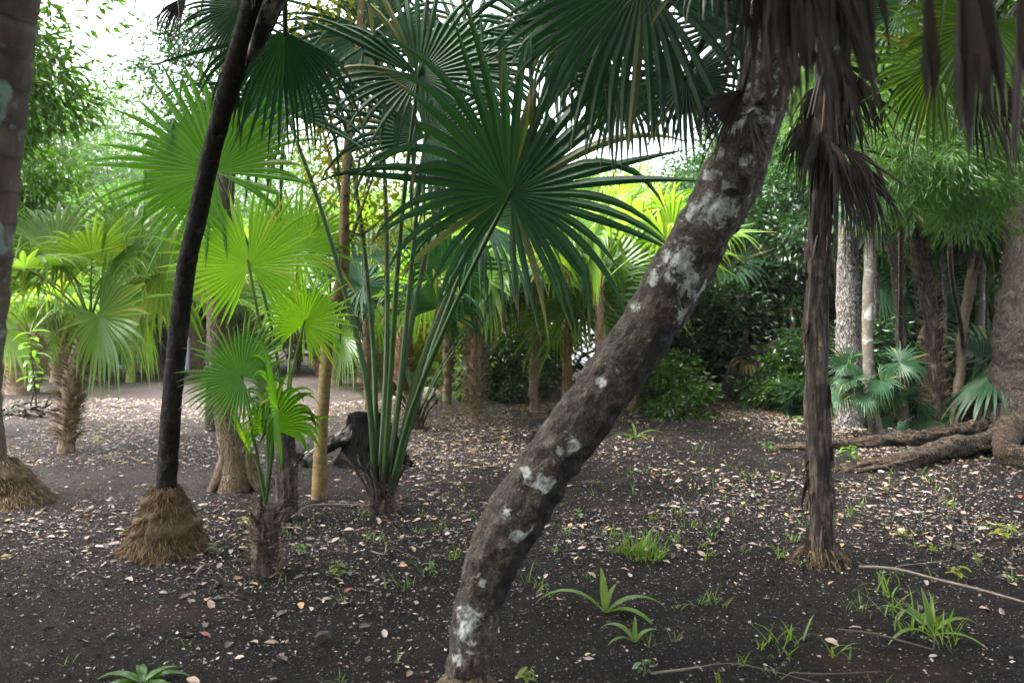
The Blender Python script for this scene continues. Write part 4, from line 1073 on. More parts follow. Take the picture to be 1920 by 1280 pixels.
for q_, (px_, d_, h_, sc_, r_, lab_) in enumerate([(1000, 12.2, 1.75, 1.15, 0.07, 'slender palm with bright fans left of the tall pale fans'), (1128, 10.6, 1.9, 1.1, 0.06, 'slender palm close behind the leaning lichen trunk'), (1190, 13.2, 2.1, 1.2, 0.08, 'slender palm glimpsed left of the upper leaning trunk'), (838, 13.6, 1.8, 1.15, 0.08, 'slender palm between central petioles and lone upright palm'), (690, 12.6, 2.0, 1.1, 0.07, 'slender palm just left of the thick central petioles')]):
    grove_palm(px_, HOR + CAM_H * F / d_, h_, lab_, (0.08 * math.cos(q_ * 2.0), 0), r_, 'fibre', 3400 + q_, {'up': 4, 'mid': 5, 'low': 1}, None, sc_, 6, 200)
# clump with pale glossy drooping leaves just behind the central palm
kb = G(782, 803)
clump = thing('clumped_palm', 'trunkless palm clump with dark splayed bases behind the charred stump', 'palm tree', tuple(kb), GROVE)
for k, a in enumerate([0.1, 0.8, 1.7, 2.4, 3.1, 4.0, 4.8, 5.6]):
    part('leaf_base', boot_mesh('leaf_base', M['fibre_dark'], 0.42 + 0.15 * (k % 3), 0.08, 340 + k, 0.5), clump, (math.cos(a) * 0.06, math.sin(a) * 0.06, 0.0), a)
crown_fronds(clump, np.array([0, 0, 0.12]), np.random.default_rng(350), {'up': [proto_frond(82, 351 + k, 2.3, 1.1, 'fan', 'petiole', droop=2.4, kink=0.2) for k in range(3)], 'mid': [proto_frond(70, 356 + k, 2.2, 1.1, 'fan', 'petiole', droop=2.6, kink=0.2) for k in range(3)]}, {'up': 4, 'mid': 5})

# palms of the dim thicket on the right
DK = {'up': 4, 'mid': 6, 'low': 3, 'dead': 2}
def thicket_palm(px, py, h, label, lean, r, mat, seed, counts=None, scale=1.0, boots=0, fibres=0):
    return grove_palm(px, py, h, label, lean, r, mat, seed, counts or DK, PROT_D, scale, boots, fibres, 1.0, 'thicket_palm')
thicket_palm(1763, 803, 2.85, 'tall palm with shaggy upper trunk left of the big rough tree', (-0.32, 0.1), 0.105, 'fibre_dark', 401, {'up': 5, 'mid': 6, 'low': 2}, 1.0, 12, 500)
thicket_palm(1790, 806, 2.9, 'slender ringed palm leaning right with black dead skirt and yellowing frond', (0.48, 0.1), 0.065, 'bark_ring', 402, {'up': 3, 'mid': 4, 'low': 1, 'dead': 5, 'yellow': 1}, 0.62)
thicket_palm(1697, 803, 2.5, 'slim black trunk with white flecks right of the mottled pair', (-0.16, 0.05), 0.06, 'bark_dark', 403, {'up': 4, 'mid': 5}, 0.8)
thicket_palm(1712, 765, 1.5, 'thin palm stem leaning in the dim thicket', (0.35, 0.2), 0.07, 'bark_ring', 404, {'up': 4, 'mid': 5, 'low': 1}, 0.9)
thicket_palm(1655, 792, 0.1, 'low palm with a silver-green fan spread on the ground by the slim black trunk', (0, 0), 0.05, 'fibre_dark', 405, {'up': 3, 'mid': 4, 'low': 3}, 0.62)
thicket_palm(1735, 752, 0.15, 'stemless palm filling the gap in the thicket right of centre', (0, 0), 0.06, 'fibre_dark', 406, {'up': 5, 'mid': 6, 'low': 4}, 1.15)
thicket_palm(1820, 755, 0.2, 'stemless palm in the gloom beside the big rough tree', (0, 0), 0.06, 'fibre_dark', 407, {'up': 5, 'mid': 6, 'low': 4}, 1.2)
thicket_palm(1605, 745, 0.9, 'palm with glossy fans behind the pale scaly trunk', (0, 0), 0.09, 'fibre_dark', 408, {'up': 4, 'mid': 6, 'low': 3}, 1.1)
thicket_palm(1335, 735, 1.9, 'palm with hairy trunk in the leafy thicket right of the leaning trunk', (-0.1, 0), 0.16, 'fibre', 409, {'up': 4, 'mid': 5, 'low': 5}, 1.1, 8, 200)
thicket_palm(1470, 735, 2.9, 'palm with pale drooping fan left of the torn-bark palm', (0.2, 0), 0.11, 'fibre_dark', 410, {'up': 3, 'mid': 5, 'low': 4}, 1.15)
thicket_palm(1850, 745, 3.9, 'tall palm whose fans hang high over the thicket at right', (0.2, 0), 0.12, 'fibre_dark', 411, None, 1.2)
thicket_palm(1700, 745, 4.6, 'tallest palm of the thicket, fans near the top edge', (0.1, 0), 0.12, 'fibre_dark', 412, None, 1.3)
thicket_palm(1900, 800, 0.2, 'stemless palm behind the roots of the big rough tree', (0, 0), 0.06, 'fibre_dark', 413, {'up': 4, 'mid': 5, 'low': 3}, 1.0)
thicket_palm(1640, 820, 0.75, 'small palm with narrow drooping fans wrapped on the mottled pair of trunks', (-0.06, -0.03), 0.03, 'bark_dark', 414, {'mid': 3, 'low': 4, 'hang': 3}, 0.42)
# the large lit fan and dead fan hanging high at right
hp = W(1760, 130, 4.2)
HB = np.array([3.2, 4.6, 0.0])
hang = thing('hanging_fan_palm', 'palm beyond the right edge reaching in with lit green fan and black dead fan', 'palm tree', tuple(HB))
HC = np.array([0.2, 0.1, 3.4])
part('trunk', tube_mesh('hang_trunk', M['fibre_dark'], [np.array([0, 0, -.1]), np.array([0.06, 0, 1.6]), HC], [0.12, 0.10, 0.11], nu=20, nv=40, amp=0.01, seed=5), hang)
hero_frond(hang, HB, 'hang_fan_a', HC, (1755, 120, 4.3), 262, 175, M['fan_far'], M['petiole_young'], tilt=(0.1, 0.2), color=(0.55, 0.6, 0.6), seed=421, droop=0.6, spread=140, fuse=0.5, bow=0.3, pet_r=(0.02, 0.01))
dead_hang(hang, HB, HC, (1825, 150, 4.1), 180, 422, mat='dead', spread=55, nseg=30, droop=1.0, bow=0.25)
dead_hang(hang, HB, HC, (1868, 130, 4.2), 190, 423, mat='dead_brown', spread=25, nseg=16, droop=1.2, bow=0.2)
hero_frond(hang, HB, 'hang_fan_b', HC, (1850, 40, 4.0), 230, 200, M['fan_far'], M['petiole_young'], tilt=(0.2, 0.5), color=(0.55, 0.62, 0.6), seed=424, droop=1.0, spread=130, bow=0.2, pet_r=(0.02, 0.01))
hero_frond(hang, HB, 'hang_fan_c', HC, (1690, 20, 4.6), 200, 190, M['fan'], M['petiole'], tilt=(0.2, 0.6), seed=425, droop=1.0, spread=140, bow=0.3, pet_r=(0.02, 0.01))
for k in range(6):
    a = k * 1.05
    hero_frond(hang, HB, 'hang_fan', HC, (2080 + 260 * math.cos(a), -180 - 60 * math.sin(a * 2), 4.7 + 0.8 * math.sin(a)), 20 if math.cos(a) > 0 else 160, 290, M['fan'], M['petiole'], tilt=(math.sin(a), 0.8), seed=430 + k, droop=1.0, bow=0.15)

# feather palms
def feather_palm(px, py, h, n, label, seed, L=2.3, elev=(35, 75), mat=('petiole_young', 'fan_far'), r=0.07, yel=(1, 1, 1)):
    b = G(px, py); rng = np.random.default_rng(seed)
    root = thing('feather_palm', label, 'palm tree', tuple(b), 'feather palms')
    part('trunk', tube_mesh('feather_trunk', M['bark_ring'], [np.array([0, 0, -.05]), np.array([0.02, 0, h * .5]), np.array([0.03, 0, h])], [r, r * .9, r * .8], nu=16, nv=30, amp=0.004, seed=seed), root)
    for k in range(n):
        V, f, at, uv = pinnate((0, 0, 0), 0.0, R(elev[0] + (elev[1] - elev[0]) * rng.random()), L * (0.8 + 0.35 * rng.random()), seed=seed + k, ll=0.5)
        c = 0.85 + 0.45 * rng.random()
        part('frond', mk_mesh('feather_frond', V, f, M[mat[1]], False, at), root, (0.03, 0, h), k * 2.4 + rng.random() * .5, (c * 1.1 * yel[0], c * yel[1], c * .8 * yel[2]))
    return root
feather_palm(1120, 742, 1.3, 9, 'feather-leaved palm with pale arching fronds behind the big dark fan', 451, 2.9)
feather_palm(735, 706, 1.9, 9, 'yellowish feather palm behind the central petioles', 452, 3.0, yel=(2.0, 1.45, 0.7))
feather_palm(330, 708, 1.6, 8, 'feather palm behind the black slim trunk', 453, 2.8)
feather_palm(1880, 765, 2.4, 8, 'dim feather palm near the big rough tree', 454, 2.4, mat=('petiole', 'bamboo'))

# ------------------------------------------------------------------ broadleaf trees
def limb_set(root, start, targets, mat, r0, seed):
    rng = np.random.default_rng(seed)
    for k, t in enumerate(targets):
        t = np.asarray(t); s = np.asarray(start)
        m = s * 0.45 + t * 0.55 + rng.normal(0, 0.08, 3) * np.linalg.norm(t - s) + np.array([0, 0, -0.05])
        part('limb', tube_mesh('limb', mat, [s, m, t], [r0, r0 * 0.55, r0 * 0.12], nu=8, nv=12, amp=r0 * 0.1, seed=seed + k), root)

CROWN = {}
def crown_proto(key, n, radii, clumps, leaf, seed, mat, **k):
    (V, f, at, uv), C = crown_leaves(n, radii, clumps, leaf, seed, **k)
    CROWN[key] = (mk_mesh('crown_' + key, V, f, M[mat], False, at), C)
crown_proto('far_a', 8000, (3.2, 3.2, 2.8), 70, 0.17, 501, 'leaf', clump_r=0.20)
crown_proto('far_b', 14000, (3.4, 3.4, 2.4), 80, 0.16, 502, 'leaf', clump_r=0.17)
crown_proto('far_c', 8000, (2.6, 2.6, 3.2), 60, 0.19, 503, 'leaf', clump_r=0.22)
crown_proto('dense_a', 7000, (1.7, 1.5, 1.6), 60, 0.125, 504, 'leaf_dark', clump_r=0.17)
crown_proto('dense_b', 8500, (1.9, 1.4, 1.3), 65, 0.13, 505, 'leaf', clump_r=0.17)
crown_proto('bush_a', 2900, (0.95, 0.85, 0.85), 42, 0.13, 506, 'leaf', clump_r=0.17, shell=0.15)
crown_proto('bush_b', 3000, (1.0, 0.9, 0.8), 42, 0.135, 507, 'leaf_dark', clump_r=0.17, shell=0.15)
crown_proto('bush_light', 3200, (1.0, 0.85, 0.8), 42, 0.12, 508, 'leaf_light', clump_r=0.17, shell=0.15)
crown_proto('bamboo', 9000, (1.5, 1.3, 1.7), 90, 0.20, 509, 'bamboo', clump_r=0.15, aspect=0.13, hang=0.9)
crown_proto('big', 26000, (5.0, 4.2, 2.2), 150, 0.19, 510, 'leaf_dark', clump_r=0.13)
crown_proto('canopy', 16000, (3.0, 3.0, 1.5), 90, 0.19, 511, 'leaf', clump_r=0.16)

def tree(name, label, base, h, key, mat='bark_mottle', r=0.12, scale=1.0, seed=0, lean=(0, 0), group=None, rz=None, nl=7, squash=1.0, tint=1.0, cat='tree', path=None, flare=1.3):
    rng = np.random.default_rng(seed + 3000)
    root = thing(name, label, cat, tuple(base), group)
    top = np.array([lean[0], lean[1], h])
    pth = path if path is not None else [np.array([0, 0, -0.1]), np.array([lean[0] * 0.2 + rng.normal(0, .03), lean[1] * .2, h * 0.35]), np.array([lean[0] * 0.6 + rng.normal(0, .05), lean[1] * .6, h * 0.7]), top]
    part('trunk', tube_mesh(name + '_trunk', M[mat], pth, [r * flare, r, r * 0.85, r * 0.5], nu=20, nv=max(24, int(h * 14)), amp=r * 0.08, seed=seed, freq=(7, 0.4), lumps=r * 0.06), root)
    me, C = CROWN[key]
    rz = rng.random() * 6.28 if rz is None else rz
    o = part('crown', me, root, tuple(top), rz, (tint, tint, tint), scale)
    o.scale = (scale, scale, scale * squash)
    idx = rng.choice(len(C), min(nl, len(C)), replace=False)
    ca_, sa_ = math.cos(rz), math.sin(rz)
    T = [top + scale * np.array([C[q][0] * ca_ - C[q][1] * sa_, C[q][0] * sa_ + C[q][1] * ca_, C[q][2] * squash]) * 0.9 for q in idx]
    limb_set(root, top * 0.93 + np.array([0, 0, -0.0]), T, M[mat], r * 0.5, seed)
    return root

# far trees behind the clearing, left to right
FT = 'far trees behind the clearing'
def far_tree(px, d, h, key, sc, label, seed, squash=1.0, tint=1.0, lean=(0, 0), mat='bark_mottle'):
    return tree('hazy_tree', label, (W(px, 0, d)[0], d, 0), h, key, mat, 0.16, sc, seed, lean, FT, squash=squash, tint=tint)
far_tree(-60, 39, 10.7, 'far_a', 1.85, 'tall hazy tree at the left edge beyond the camp', 601)
far_tree(120, 42, 9.9, 'far_b', 1.81, 'pale hazy tree rising behind the camp against white sky', 602, 1.2)
far_tree(250, 46, 9.9, 'far_b', 1.77, 'palest thin far tree left of the black trunk against white sky', 603, 1.1)
far_tree(200, 36, 4.7, 'far_c', 1.52, 'round green tree behind the teal bundle and bank', 604, 1.0)
far_tree(520, 43, 8.0, 'far_b', 1.56, 'far light tree between black trunk and mottled tree', 606)
far_tree(430, 41, 5.4, 'far_a', 1.6, 'far tree behind the big young fan leaves', 605)
far_tree(810, 40, 5.6, 'far_b', 1.7, 'far bright tree behind the central petioles', 608)
far_tree(965, 37, 4.6, 'far_a', 1.5, 'far tree right behind the huge dark fan', 609)
far_tree(640, 36, 4.4, 'far_b', 1.33, 'far bright tree behind the mottled yellow trunk', 607)
far_tree(1060, 42, 6.2, 'far_b', 1.57, 'far pale tree behind the feather palm', 610)
far_tree(1270, 36, 5.6, 'far_b', 1.39, 'sunlit pale tree showing left of the leaning trunk top', 611, 0.95)
far_tree(-220, 33, 4.0, 'far_c', 1.57, 'low dark tree beyond the left edge', 612)
far_tree(330, 35, 3.4, 'far_b', 1.09, 'low leafy tree behind the striped cloth', 613)
far_tree(30, 36, 3.9, 'far_c', 1.20, 'dark low tree behind the tarp shelter', 614)
# tree with glossy leaves at top left
tree('glossy_tree', 'tree with glossy dark leaf sprays filling the top left corner', (-6.55, 8.4, 0), 4.6, 'dense_b', 'bark_mottle', 0.14, 0.95, 621, (0.2, 0.1), squash=1.2, tint=0.75)
tree('leafy_tree', 'bright leafy tree hugging the left edge below the glossy sprays', (-8.2, 10.2, 0), 3.3, 'dense_b', 'bark_mottle', 0.12, 0.8, 622, (0.9, 0.0), squash=1.7, tint=0.8)
tree('backlit_tree', 'dark small-leaved tree seen between black trunk and sky', (W(400, 0, 10.5)[0], 10.5, 0), 4.6, 'dense_a', 'bark_dark', 0.09, 0.62, 623, (0.1, 0.0))

# slender mottled tree with yellow-green leaves
sd = gd(928)
SLB = np.array([W(597, 928, sd)[0], sd, 0.0])
slender = thing('mottled_tree', 'slender tree with mottled yellow bark and a crook, light leaves above', 'tree', tuple(SLB))
slp = np.array([W(*q) for q in [(597, 935, sd), (603, 800, sd), (611, 680, sd), (616, 600, sd), (634, 555, sd), (644, 500, sd), (646, 400, sd), (652, 280, sd + .1), (664, 160, sd + .2), (678, 0, sd + .3), (690, -180, sd + .4)]]) - SLB
part('trunk', tube_mesh('mottled_trunk', M['bark_yellow'], slp, [0.060, 0.052, 0.050, 0.054, 0.054, 0.048, 0.042, 0.035, 0.03, 0.025, 0.02], nu=24, nv=140, amp=0.003, seed=631, lumps=0.003), slender)
part('stub', tube_mesh('stub', M['bark_yellow'], [slp[3], slp[3] + np.array([-0.03, -0.03, 0.05]), slp[3] + np.array([-0.05, -0.05, 0.10])], [0.03, 0.02, 0.014], nu=10, nv=8, amp=0.003), slender)
brs = [((644, 480), (668, 420), (700, 330), (735, 230)), ((648, 400), (630, 330), (606, 250), (590, 170)), ((655, 260), (690, 210), (720, 140), (745, 80)), ((664, 160), (640, 100), (610, 50), (590, -20)), ((646, 430), (672, 440), (700, 425), (725, 400))]
for k, q in enumerate(brs):
    part('limb', tube_mesh('limb', M['bark_yellow'], np.array([W(x, y, sd + 0.1 + 0.12 * j) for j, (x, y) in enumerate(q)]) - SLB, [0.02, 0.014, 0.009, 0.004], nu=8, nv=20, amp=0.002, seed=640 + k), slender)
lr = np.random.default_rng(650)
cl = [(690, 330), (720, 250), (740, 190), (600, 240), (585, 180), (610, 130), (640, 90), (600, 60), (580, 10), (650, 20), (700, 120), (740, 90), (720, 400), (690, 440), (660, 300), (625, 300), (590, 330), (700, 380), (745, 330), (560, 110), (680, 30), (620, 380), (740, 430), (680, 200)]
Pc = np.array([W(x, y, sd + 0.2 + 0.7 * lr.random()) for x, y in cl]) - SLB
kk = lr.integers(0, len(cl), 2300)
off = lr.normal(0, 1, (2300, 3)) * np.array([0.13, 0.16, 0.11])
V, f, at, uv = leaves(Pc[kk] + off, unit(off + lr.normal(0, .1, (2300, 3)) + np.array([0, 0, -0.08])), unit(UP + lr.normal(0, .4, (2300, 3))), 0.075 * (0.6 + .7 * lr.random(2300)), 0.036 * (0.7 + .5 * lr.random(2300)), lr.random(2300))
part('crown', mk_mesh('mottled_crown', V, f, M['leaf_light'], False, at), slender)

# brown flaring trunk behind the young palms
td = gd(914)
TB = np.array([W(442, 914, td)[0], td, 0.0])
tree('flaky_tree', 'brown flaky trunk with flared foot behind the young palms', tuple(TB), 6.2, 'canopy', 'bark_brown', 0.10, 0.5, 661, (-0.3, 0.4), path=[np.array([0.0, 0, -0.08]), np.array([0.0, 0, 0.22]), np.array([-0.10, 0, 0.75]), np.array([-0.15, 0, 1.6]), np.array([-0.10, 0.1, 3.4]), np.array([-0.3, 0.4, 6.2])], flare=1.75)
flk = bpy.data.objects['flaky_tree']
for k, (dx, dy) in enumerate([(0.24, -0.05), (-0.17, -0.1), (0.1, 0.25)]):
    part('root', tube_mesh('root', M['bark_brown'], [np.array([dx * .25, dy * .25, 0.35]), np.array([dx * .65, dy * .65, 0.12]), np.array([dx * 1.15, dy * 1.15, -0.05])], [0.07, 0.06, 0.03], nu=12, nv=14, amp=0.008, seed=k), flk)

# trunks on the right
tree('pale_trunk_tree', 'straight pale scaly trunk just right of the torn-bark palm', tuple(G(1592, 800)), 7.5, 'canopy', 'bark_grey', 0.125, 0.5, 671, (0.1, 0.3), flare=1.5)
tree('forked_tree', 'thin pale trunk, back one of the mottled pair', tuple(G(1628, 772)), 7.0, 'canopy', 'bark_grey', 0.11, 0.5, 672, (0.2, 0.2))
tree('mottled_slim_tree', 'thin mottled trunk curving up, front one of the mottled pair', tuple(G(1640, 818)), 6.5, 'bamboo', 'bark_mottle', 0.065, 1.0, 673, (0.1, 0.2), path=[np.array([0.03, 0, -0.05]), np.array([-0.05, 0, 0.5]), np.array([-0.09, 0, 1.3]), np.array([-0.06, 0, 2.2]), np.array([0.06, 0.1, 4.2]), np.array([0.1, .2, 6.5])])
tree('leaning_pole_tree', 'thin bare stem slanting behind the slender ringed palm', tuple(G(1835, 775)), 6.0, 'bamboo', 'bark_mottle', 0.06, 0.9, 674, (0.3, 0.1))

# big rough tree with surface roots
BGB = np.array([W(2005, 800, 9.6)[0], 9.6, 0.0])
bigt = thing('big_tree', 'massive rough-barked tree at the right edge with long surface roots', 'tree', tuple(BGB))
bgp = [np.array([0, 0, -0.15]), np.array([0, 0, 0.2]), np.array([0.0, 0, 0.6]), np.array([0.0, 0, 1.3]), np.array([0.02, 0, 2.7]), np.array([0.1, 0.1, 7.0])]
part('trunk', tube_mesh('big_trunk', M['bark_big'], bgp, [1.15, 0.98, 0.86, 0.78, 0.70, 0.55], nu=130, nv=260, amp=0.028, seed=681, freq=(17, 0.7), lumps=0.035), bigt)
def big_root(pts, rad_, seed):
    P_ = np.array([np.array([W(x, y, gd(y))[0], gd(y), z]) for x, y, z in pts]) - BGB
    part('root', tube_mesh('surface_root', M['root'], P_, rad_, nu=36, nv=150, amp=0.022, seed=seed, freq=(9, 0.6), lumps=0.025, flat=1.0), bigt)
big_root([(1900, 815, 0.22), (1830, 822, 0.12), (1740, 832, 0.09), (1640, 838, 0.06), (1540, 845, 0.04), (1430, 842, 0.0)], [0.15, 0.10, 0.078, 0.07, 0.06, 0.025], 682)
big_root([(1910, 835, 0.2), (1845, 853, 0.12), (1770, 862, 0.12), (1690, 880, 0.08), (1620, 884, 0.05), (1550, 884, -0.03)], [0.15, 0.11, 0.095, 0.08, 0.065, 0.025], 683)
big_root([(1890, 838, 0.2), (1885, 866, 0.10), (1935, 880, 0.10), (2010, 900, 0.05)], [0.14, 0.12, 0.10, 0.06], 684)
big_root([(1860, 800, 0.4), (1820, 806, 0.14), (1790, 800, 0.02)], [0.2, 0.12, 0.05], 685)
o = part('crown', CROWN['big'][0], bigt, (1.2, 0.2, 8.0))
limb_set(bigt, np.array([0.1, 0.1, 6.6]), [np.array([1.2, 0.2, 8.0]) + q * 0.85 for q in CROWN['big'][1][:14]], M['bark_big'], 0.22, 686)

# fallen mossy trunk arching through the thicket
ab = np.array([W(1375, 745, 14.0)[0], 14.0, 0.0])
arch = thing('arched_trunk', 'dark bowed trunk arching low through the thicket with withered leaves', 'fallen trunk', tuple(ab))
part('trunk', tube_mesh('arch', M['bark_dark'], np.array([[0, 0, -0.1]] + list(np.array([W(*q) for q in [(1372, 720, 14), (1392, 694, 14), (1430, 664, 14), (1470, 646, 14.1), (1520, 640, 14.2), (1590, 655, 14.4), (1640, 700, 14.6)]]) - ab)), [0.16, 0.15, 0.14, 0.13, 0.13, 0.12, 0.1, 0.08], nu=18, nv=60, amp=0.02, seed=691, lumps=0.02), arch)
part('stub', tube_mesh('stub', M['bark_dark'], np.array([W(*q) for q in [(1386, 700, 14), (1390, 670, 13.95), (1394, 645, 13.9), (1401, 618, 13.9)]]) - ab, [0.07, 0.06, 0.05, 0.04], nu=12, nv=16, amp=0.01, seed=692), arch)
part('branch', tube_mesh('branch', M['bark_dark'], np.array([W(*q) for q in [(1480, 645, 14.1), (1488, 610, 14.1), (1480, 580, 14.2), (1462, 560, 14.3)]]) - ab, [0.08, 0.06, 0.05, 0.02], nu=12, nv=16, amp=0.01, seed=693), arch)
for k, (x, y) in enumerate([(1390, 676), (1405, 672), (1425, 664)]):
    part('dead_frond', fan_mesh('withered', M['dead_yellow'] if k == 1 else M['dead'], np.zeros(3), [0.2 - 0.2 * k, -0.5, -0.2], [0, -.5, 1], 0.6, nseg=18, spread=80, droop=3.0, seed=695 + k), arch, tuple(W(x, y, 13.85) - ab))

# thicket behind it
TH = 'trees of the dim thicket'
for k, (px, d, h, key, sc, sq, lab) in enumerate([
        (1290, 16, 2.3, 'dense_a', 1.0, 1.0, 'dark leafy tree right behind the upper leaning trunk'),
        (1420, 15.5, 2.9, 'dense_a', 1.15, 1.0, 'dense dark tree above the bowed trunk'),
        (1360, 18, 4.2, 'dense_a', 1.1, 1.0, 'higher dark tree between leaning trunk and torn-bark palm'),
        (1470, 19, 5.4, 'dense_b', 1.2, 1.0, 'tall leafy tree over the thicket left of the torn-bark palm'),
        (1620, 16, 3.0, 'dense_a', 1.2, 1.0, 'leafy tree filling behind the pale scaly trunk'),
        (1720, 15, 2.4, 'dense_a', 1.1, 1.0, 'dark low tree filling the thicket behind the slim trunks'),
        (1830, 15, 3.0, 'dense_a', 1.2, 1.1, 'dark tree beside the big rough trunk'),
        (1700, 17, 5.6, 'dense_b', 1.5, 1.0, 'tall leafy tree at upper right behind the hanging fans'),
        (1600, 18, 6.5, 'dense_b', 1.4, 1.0, 'tall leafy tree behind the dead skirt'),
        (1860, 16, 6.2, 'dense_b', 1.5, 1.0, 'tall leafy tree behind the big rough trunk')]):
    tree('thicket_tree', lab, (W(px, 0, d)[0], d, 0), h, key, 'bark_dark', 0.10, sc, 700 + k, group=TH, squash=sq)
for k, (px, d, z, sc, lab) in enumerate([(1690, 12.5, 4.6, 0.95, 'narrow-leaved bamboo sprays left of the hanging dead fan'), (1770, 12.0, 3.9, 0.95, 'narrow-leaved bamboo sprays below the black dead fan'), (1640, 12.8, 5.6, 1.0, 'bright bamboo sprays behind the dead skirt of the torn-bark palm'), (1850, 12.4, 3.0, 0.7, 'narrow-leaved sprays beside the big rough trunk'), (1690, 7.6, 3.25, 0.55, 'bright narrow-leaved sprays high between dead skirt and hanging fan'), (1800, 7.8, 3.1, 0.55, 'bright narrow-leaved sprays high below the hanging fans')]):
    db = d + (3.2 if d < 9 else 0.0)
    bx_ = W(px, 0, db)[0]
    tree('bamboo_clump', lab, (bx_, db, 0), z, 'bamboo', 'bark_dark', 0.03, sc, 720 + k, (W(px, 0, d)[0] - bx_, d - db), group='bamboo clumps', cat='bamboo', nl=12)

# bushes along the back of the clearing
BU = 'bushes around the clearing'
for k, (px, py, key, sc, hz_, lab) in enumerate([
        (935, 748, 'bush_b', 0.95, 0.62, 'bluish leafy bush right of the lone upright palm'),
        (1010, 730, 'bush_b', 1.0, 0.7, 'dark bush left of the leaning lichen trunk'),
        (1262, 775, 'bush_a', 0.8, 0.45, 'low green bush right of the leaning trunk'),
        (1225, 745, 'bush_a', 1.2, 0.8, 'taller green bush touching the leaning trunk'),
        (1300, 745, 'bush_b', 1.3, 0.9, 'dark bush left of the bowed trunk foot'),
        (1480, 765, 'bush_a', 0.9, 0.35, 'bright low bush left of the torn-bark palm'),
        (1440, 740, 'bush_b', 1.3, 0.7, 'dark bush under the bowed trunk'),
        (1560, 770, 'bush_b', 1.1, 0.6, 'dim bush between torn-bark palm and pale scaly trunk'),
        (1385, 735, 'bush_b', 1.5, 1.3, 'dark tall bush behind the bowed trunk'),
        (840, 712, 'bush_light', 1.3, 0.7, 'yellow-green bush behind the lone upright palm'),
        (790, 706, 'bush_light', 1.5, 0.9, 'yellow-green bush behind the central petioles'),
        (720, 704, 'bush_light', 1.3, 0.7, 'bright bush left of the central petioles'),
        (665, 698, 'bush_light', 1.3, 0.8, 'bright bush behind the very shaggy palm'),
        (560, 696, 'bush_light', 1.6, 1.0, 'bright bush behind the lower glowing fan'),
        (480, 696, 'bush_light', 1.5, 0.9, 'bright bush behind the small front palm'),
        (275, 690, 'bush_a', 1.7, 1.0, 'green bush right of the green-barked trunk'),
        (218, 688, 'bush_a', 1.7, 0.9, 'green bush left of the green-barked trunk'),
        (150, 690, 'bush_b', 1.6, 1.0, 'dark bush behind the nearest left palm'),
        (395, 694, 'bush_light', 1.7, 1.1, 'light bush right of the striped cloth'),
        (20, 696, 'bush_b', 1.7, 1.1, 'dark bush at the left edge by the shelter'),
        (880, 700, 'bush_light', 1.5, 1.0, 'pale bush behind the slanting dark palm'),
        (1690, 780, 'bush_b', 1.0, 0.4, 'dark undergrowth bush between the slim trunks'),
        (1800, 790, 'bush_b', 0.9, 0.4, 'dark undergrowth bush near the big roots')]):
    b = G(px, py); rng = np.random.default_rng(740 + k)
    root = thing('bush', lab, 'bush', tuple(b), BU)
    part('foliage', CROWN[key][0], root, (0, 0, hz_ * sc * 0.9), rng.random() * 6.28, ((0.85 if px < 900 else 0.5) + .3 * rng.random(),) * 3, sc)  # bushes towards the right tinted darker, painting in the thicket's dimness
    for q in range(4):
        a = q * 1.6 + rng.random()
        part('stem', tube_mesh('stem', M['bark_dark'], [np.array([0, 0, -0.03]), np.array([math.cos(a) * .15, math.sin(a) * .15, hz_ * .6]) * sc, np.array([math.cos(a) * .4, math.sin(a) * .4, hz_ * 1.2]) * sc], [0.018, 0.012, 0.005], nu=6, nv=8), root)

# green-barked thin trunk in the clearing
tree('green_trunk_tree', 'thin bright green-barked trunk by the teal bundle', tuple(G(245, 716)), 3.3, 'bush_a', 'green_stem', 0.085, 1.3, 761, (0.05, 0))
# forest standing behind and beside the camera: it shades the foreground
FB = 'forest trees behind the camera'
for k, (x, y, h, key, sc, lab) in enumerate([(-4.2, -1.6, 6.0, 'canopy', 1.0, 'forest tree behind the camera on the left'), (0.4, -2.8, 6.4, 'canopy', 1.05, 'forest tree right behind the camera'), (5.4, -2.4, 6.2, 'canopy', 1.0, 'forest tree behind the camera on the right'), (-1.8, -5.5, 4.5, 'far_a', 1.0, 'dense forest tree further behind the camera'), (4.5, -6, 4.5, 'far_a', 1.0, 'dense forest tree further behind on the right'), (-7, -4.5, 4.0, 'far_c', 1.0, 'dense forest tree further behind on the left'), (-6.0, 3.4, 7.2, 'canopy', 0.9, 'forest tree beside the camera at left'), (-2.2, 1.5, 7.6, 'canopy', 0.95, 'forest tree just left of the camera'), (2.4, 1.0, 7.6, 'canopy', 0.9, 'forest tree just right of the camera')]):
    tree('forest_tree', lab, (x, y, 0), h, key, 'bark_dark', 0.13, sc, 780 + k, group=FB)
#@@PROPS
# ------------------------------------------------------------------ stump, rocks, sticks, camp
stb = np.array([W(690, 862, gd(862))[0], gd(862), 0.0])
stump = thing('tree_stump', 'black charred stump with a grey root arching to the left', 'stump', tuple(stb))
sdp = gd(862)
def SW(x, y, dd=0.0):
    return W(x, y, sdp + dd) - stb
V, f, at, uv = tube([np.array([0, 0, -0.1]), SW(693, 850), SW(690, 820), SW(686, 790), SW(685, 776)], [0.40, 0.31, 0.26, 0.225, 0.215], nu=44, nv=46, amp=0.035, seed=801, freq=(9, 0.5), lumps=0.06, cap=False)
rim = V[-45:].copy(); c0 = rim.mean(0)
rim[:, 2] += 0.02 * np.sin(np.linspace(0, 2 * np.pi, 45) * 2)
V[-45:] = rim
inn = c0 + (rim - c0) * 0.72 + np.array([0, 0, -0.01]); deep = c0 + (rim - c0) * 0.55 + np.array([0, 0, -0.09])
n0 = len(V); V = np.concatenate([V, inn, deep, [c0 + np.array([0, 0, -0.12])]])
k = np.arange(44)
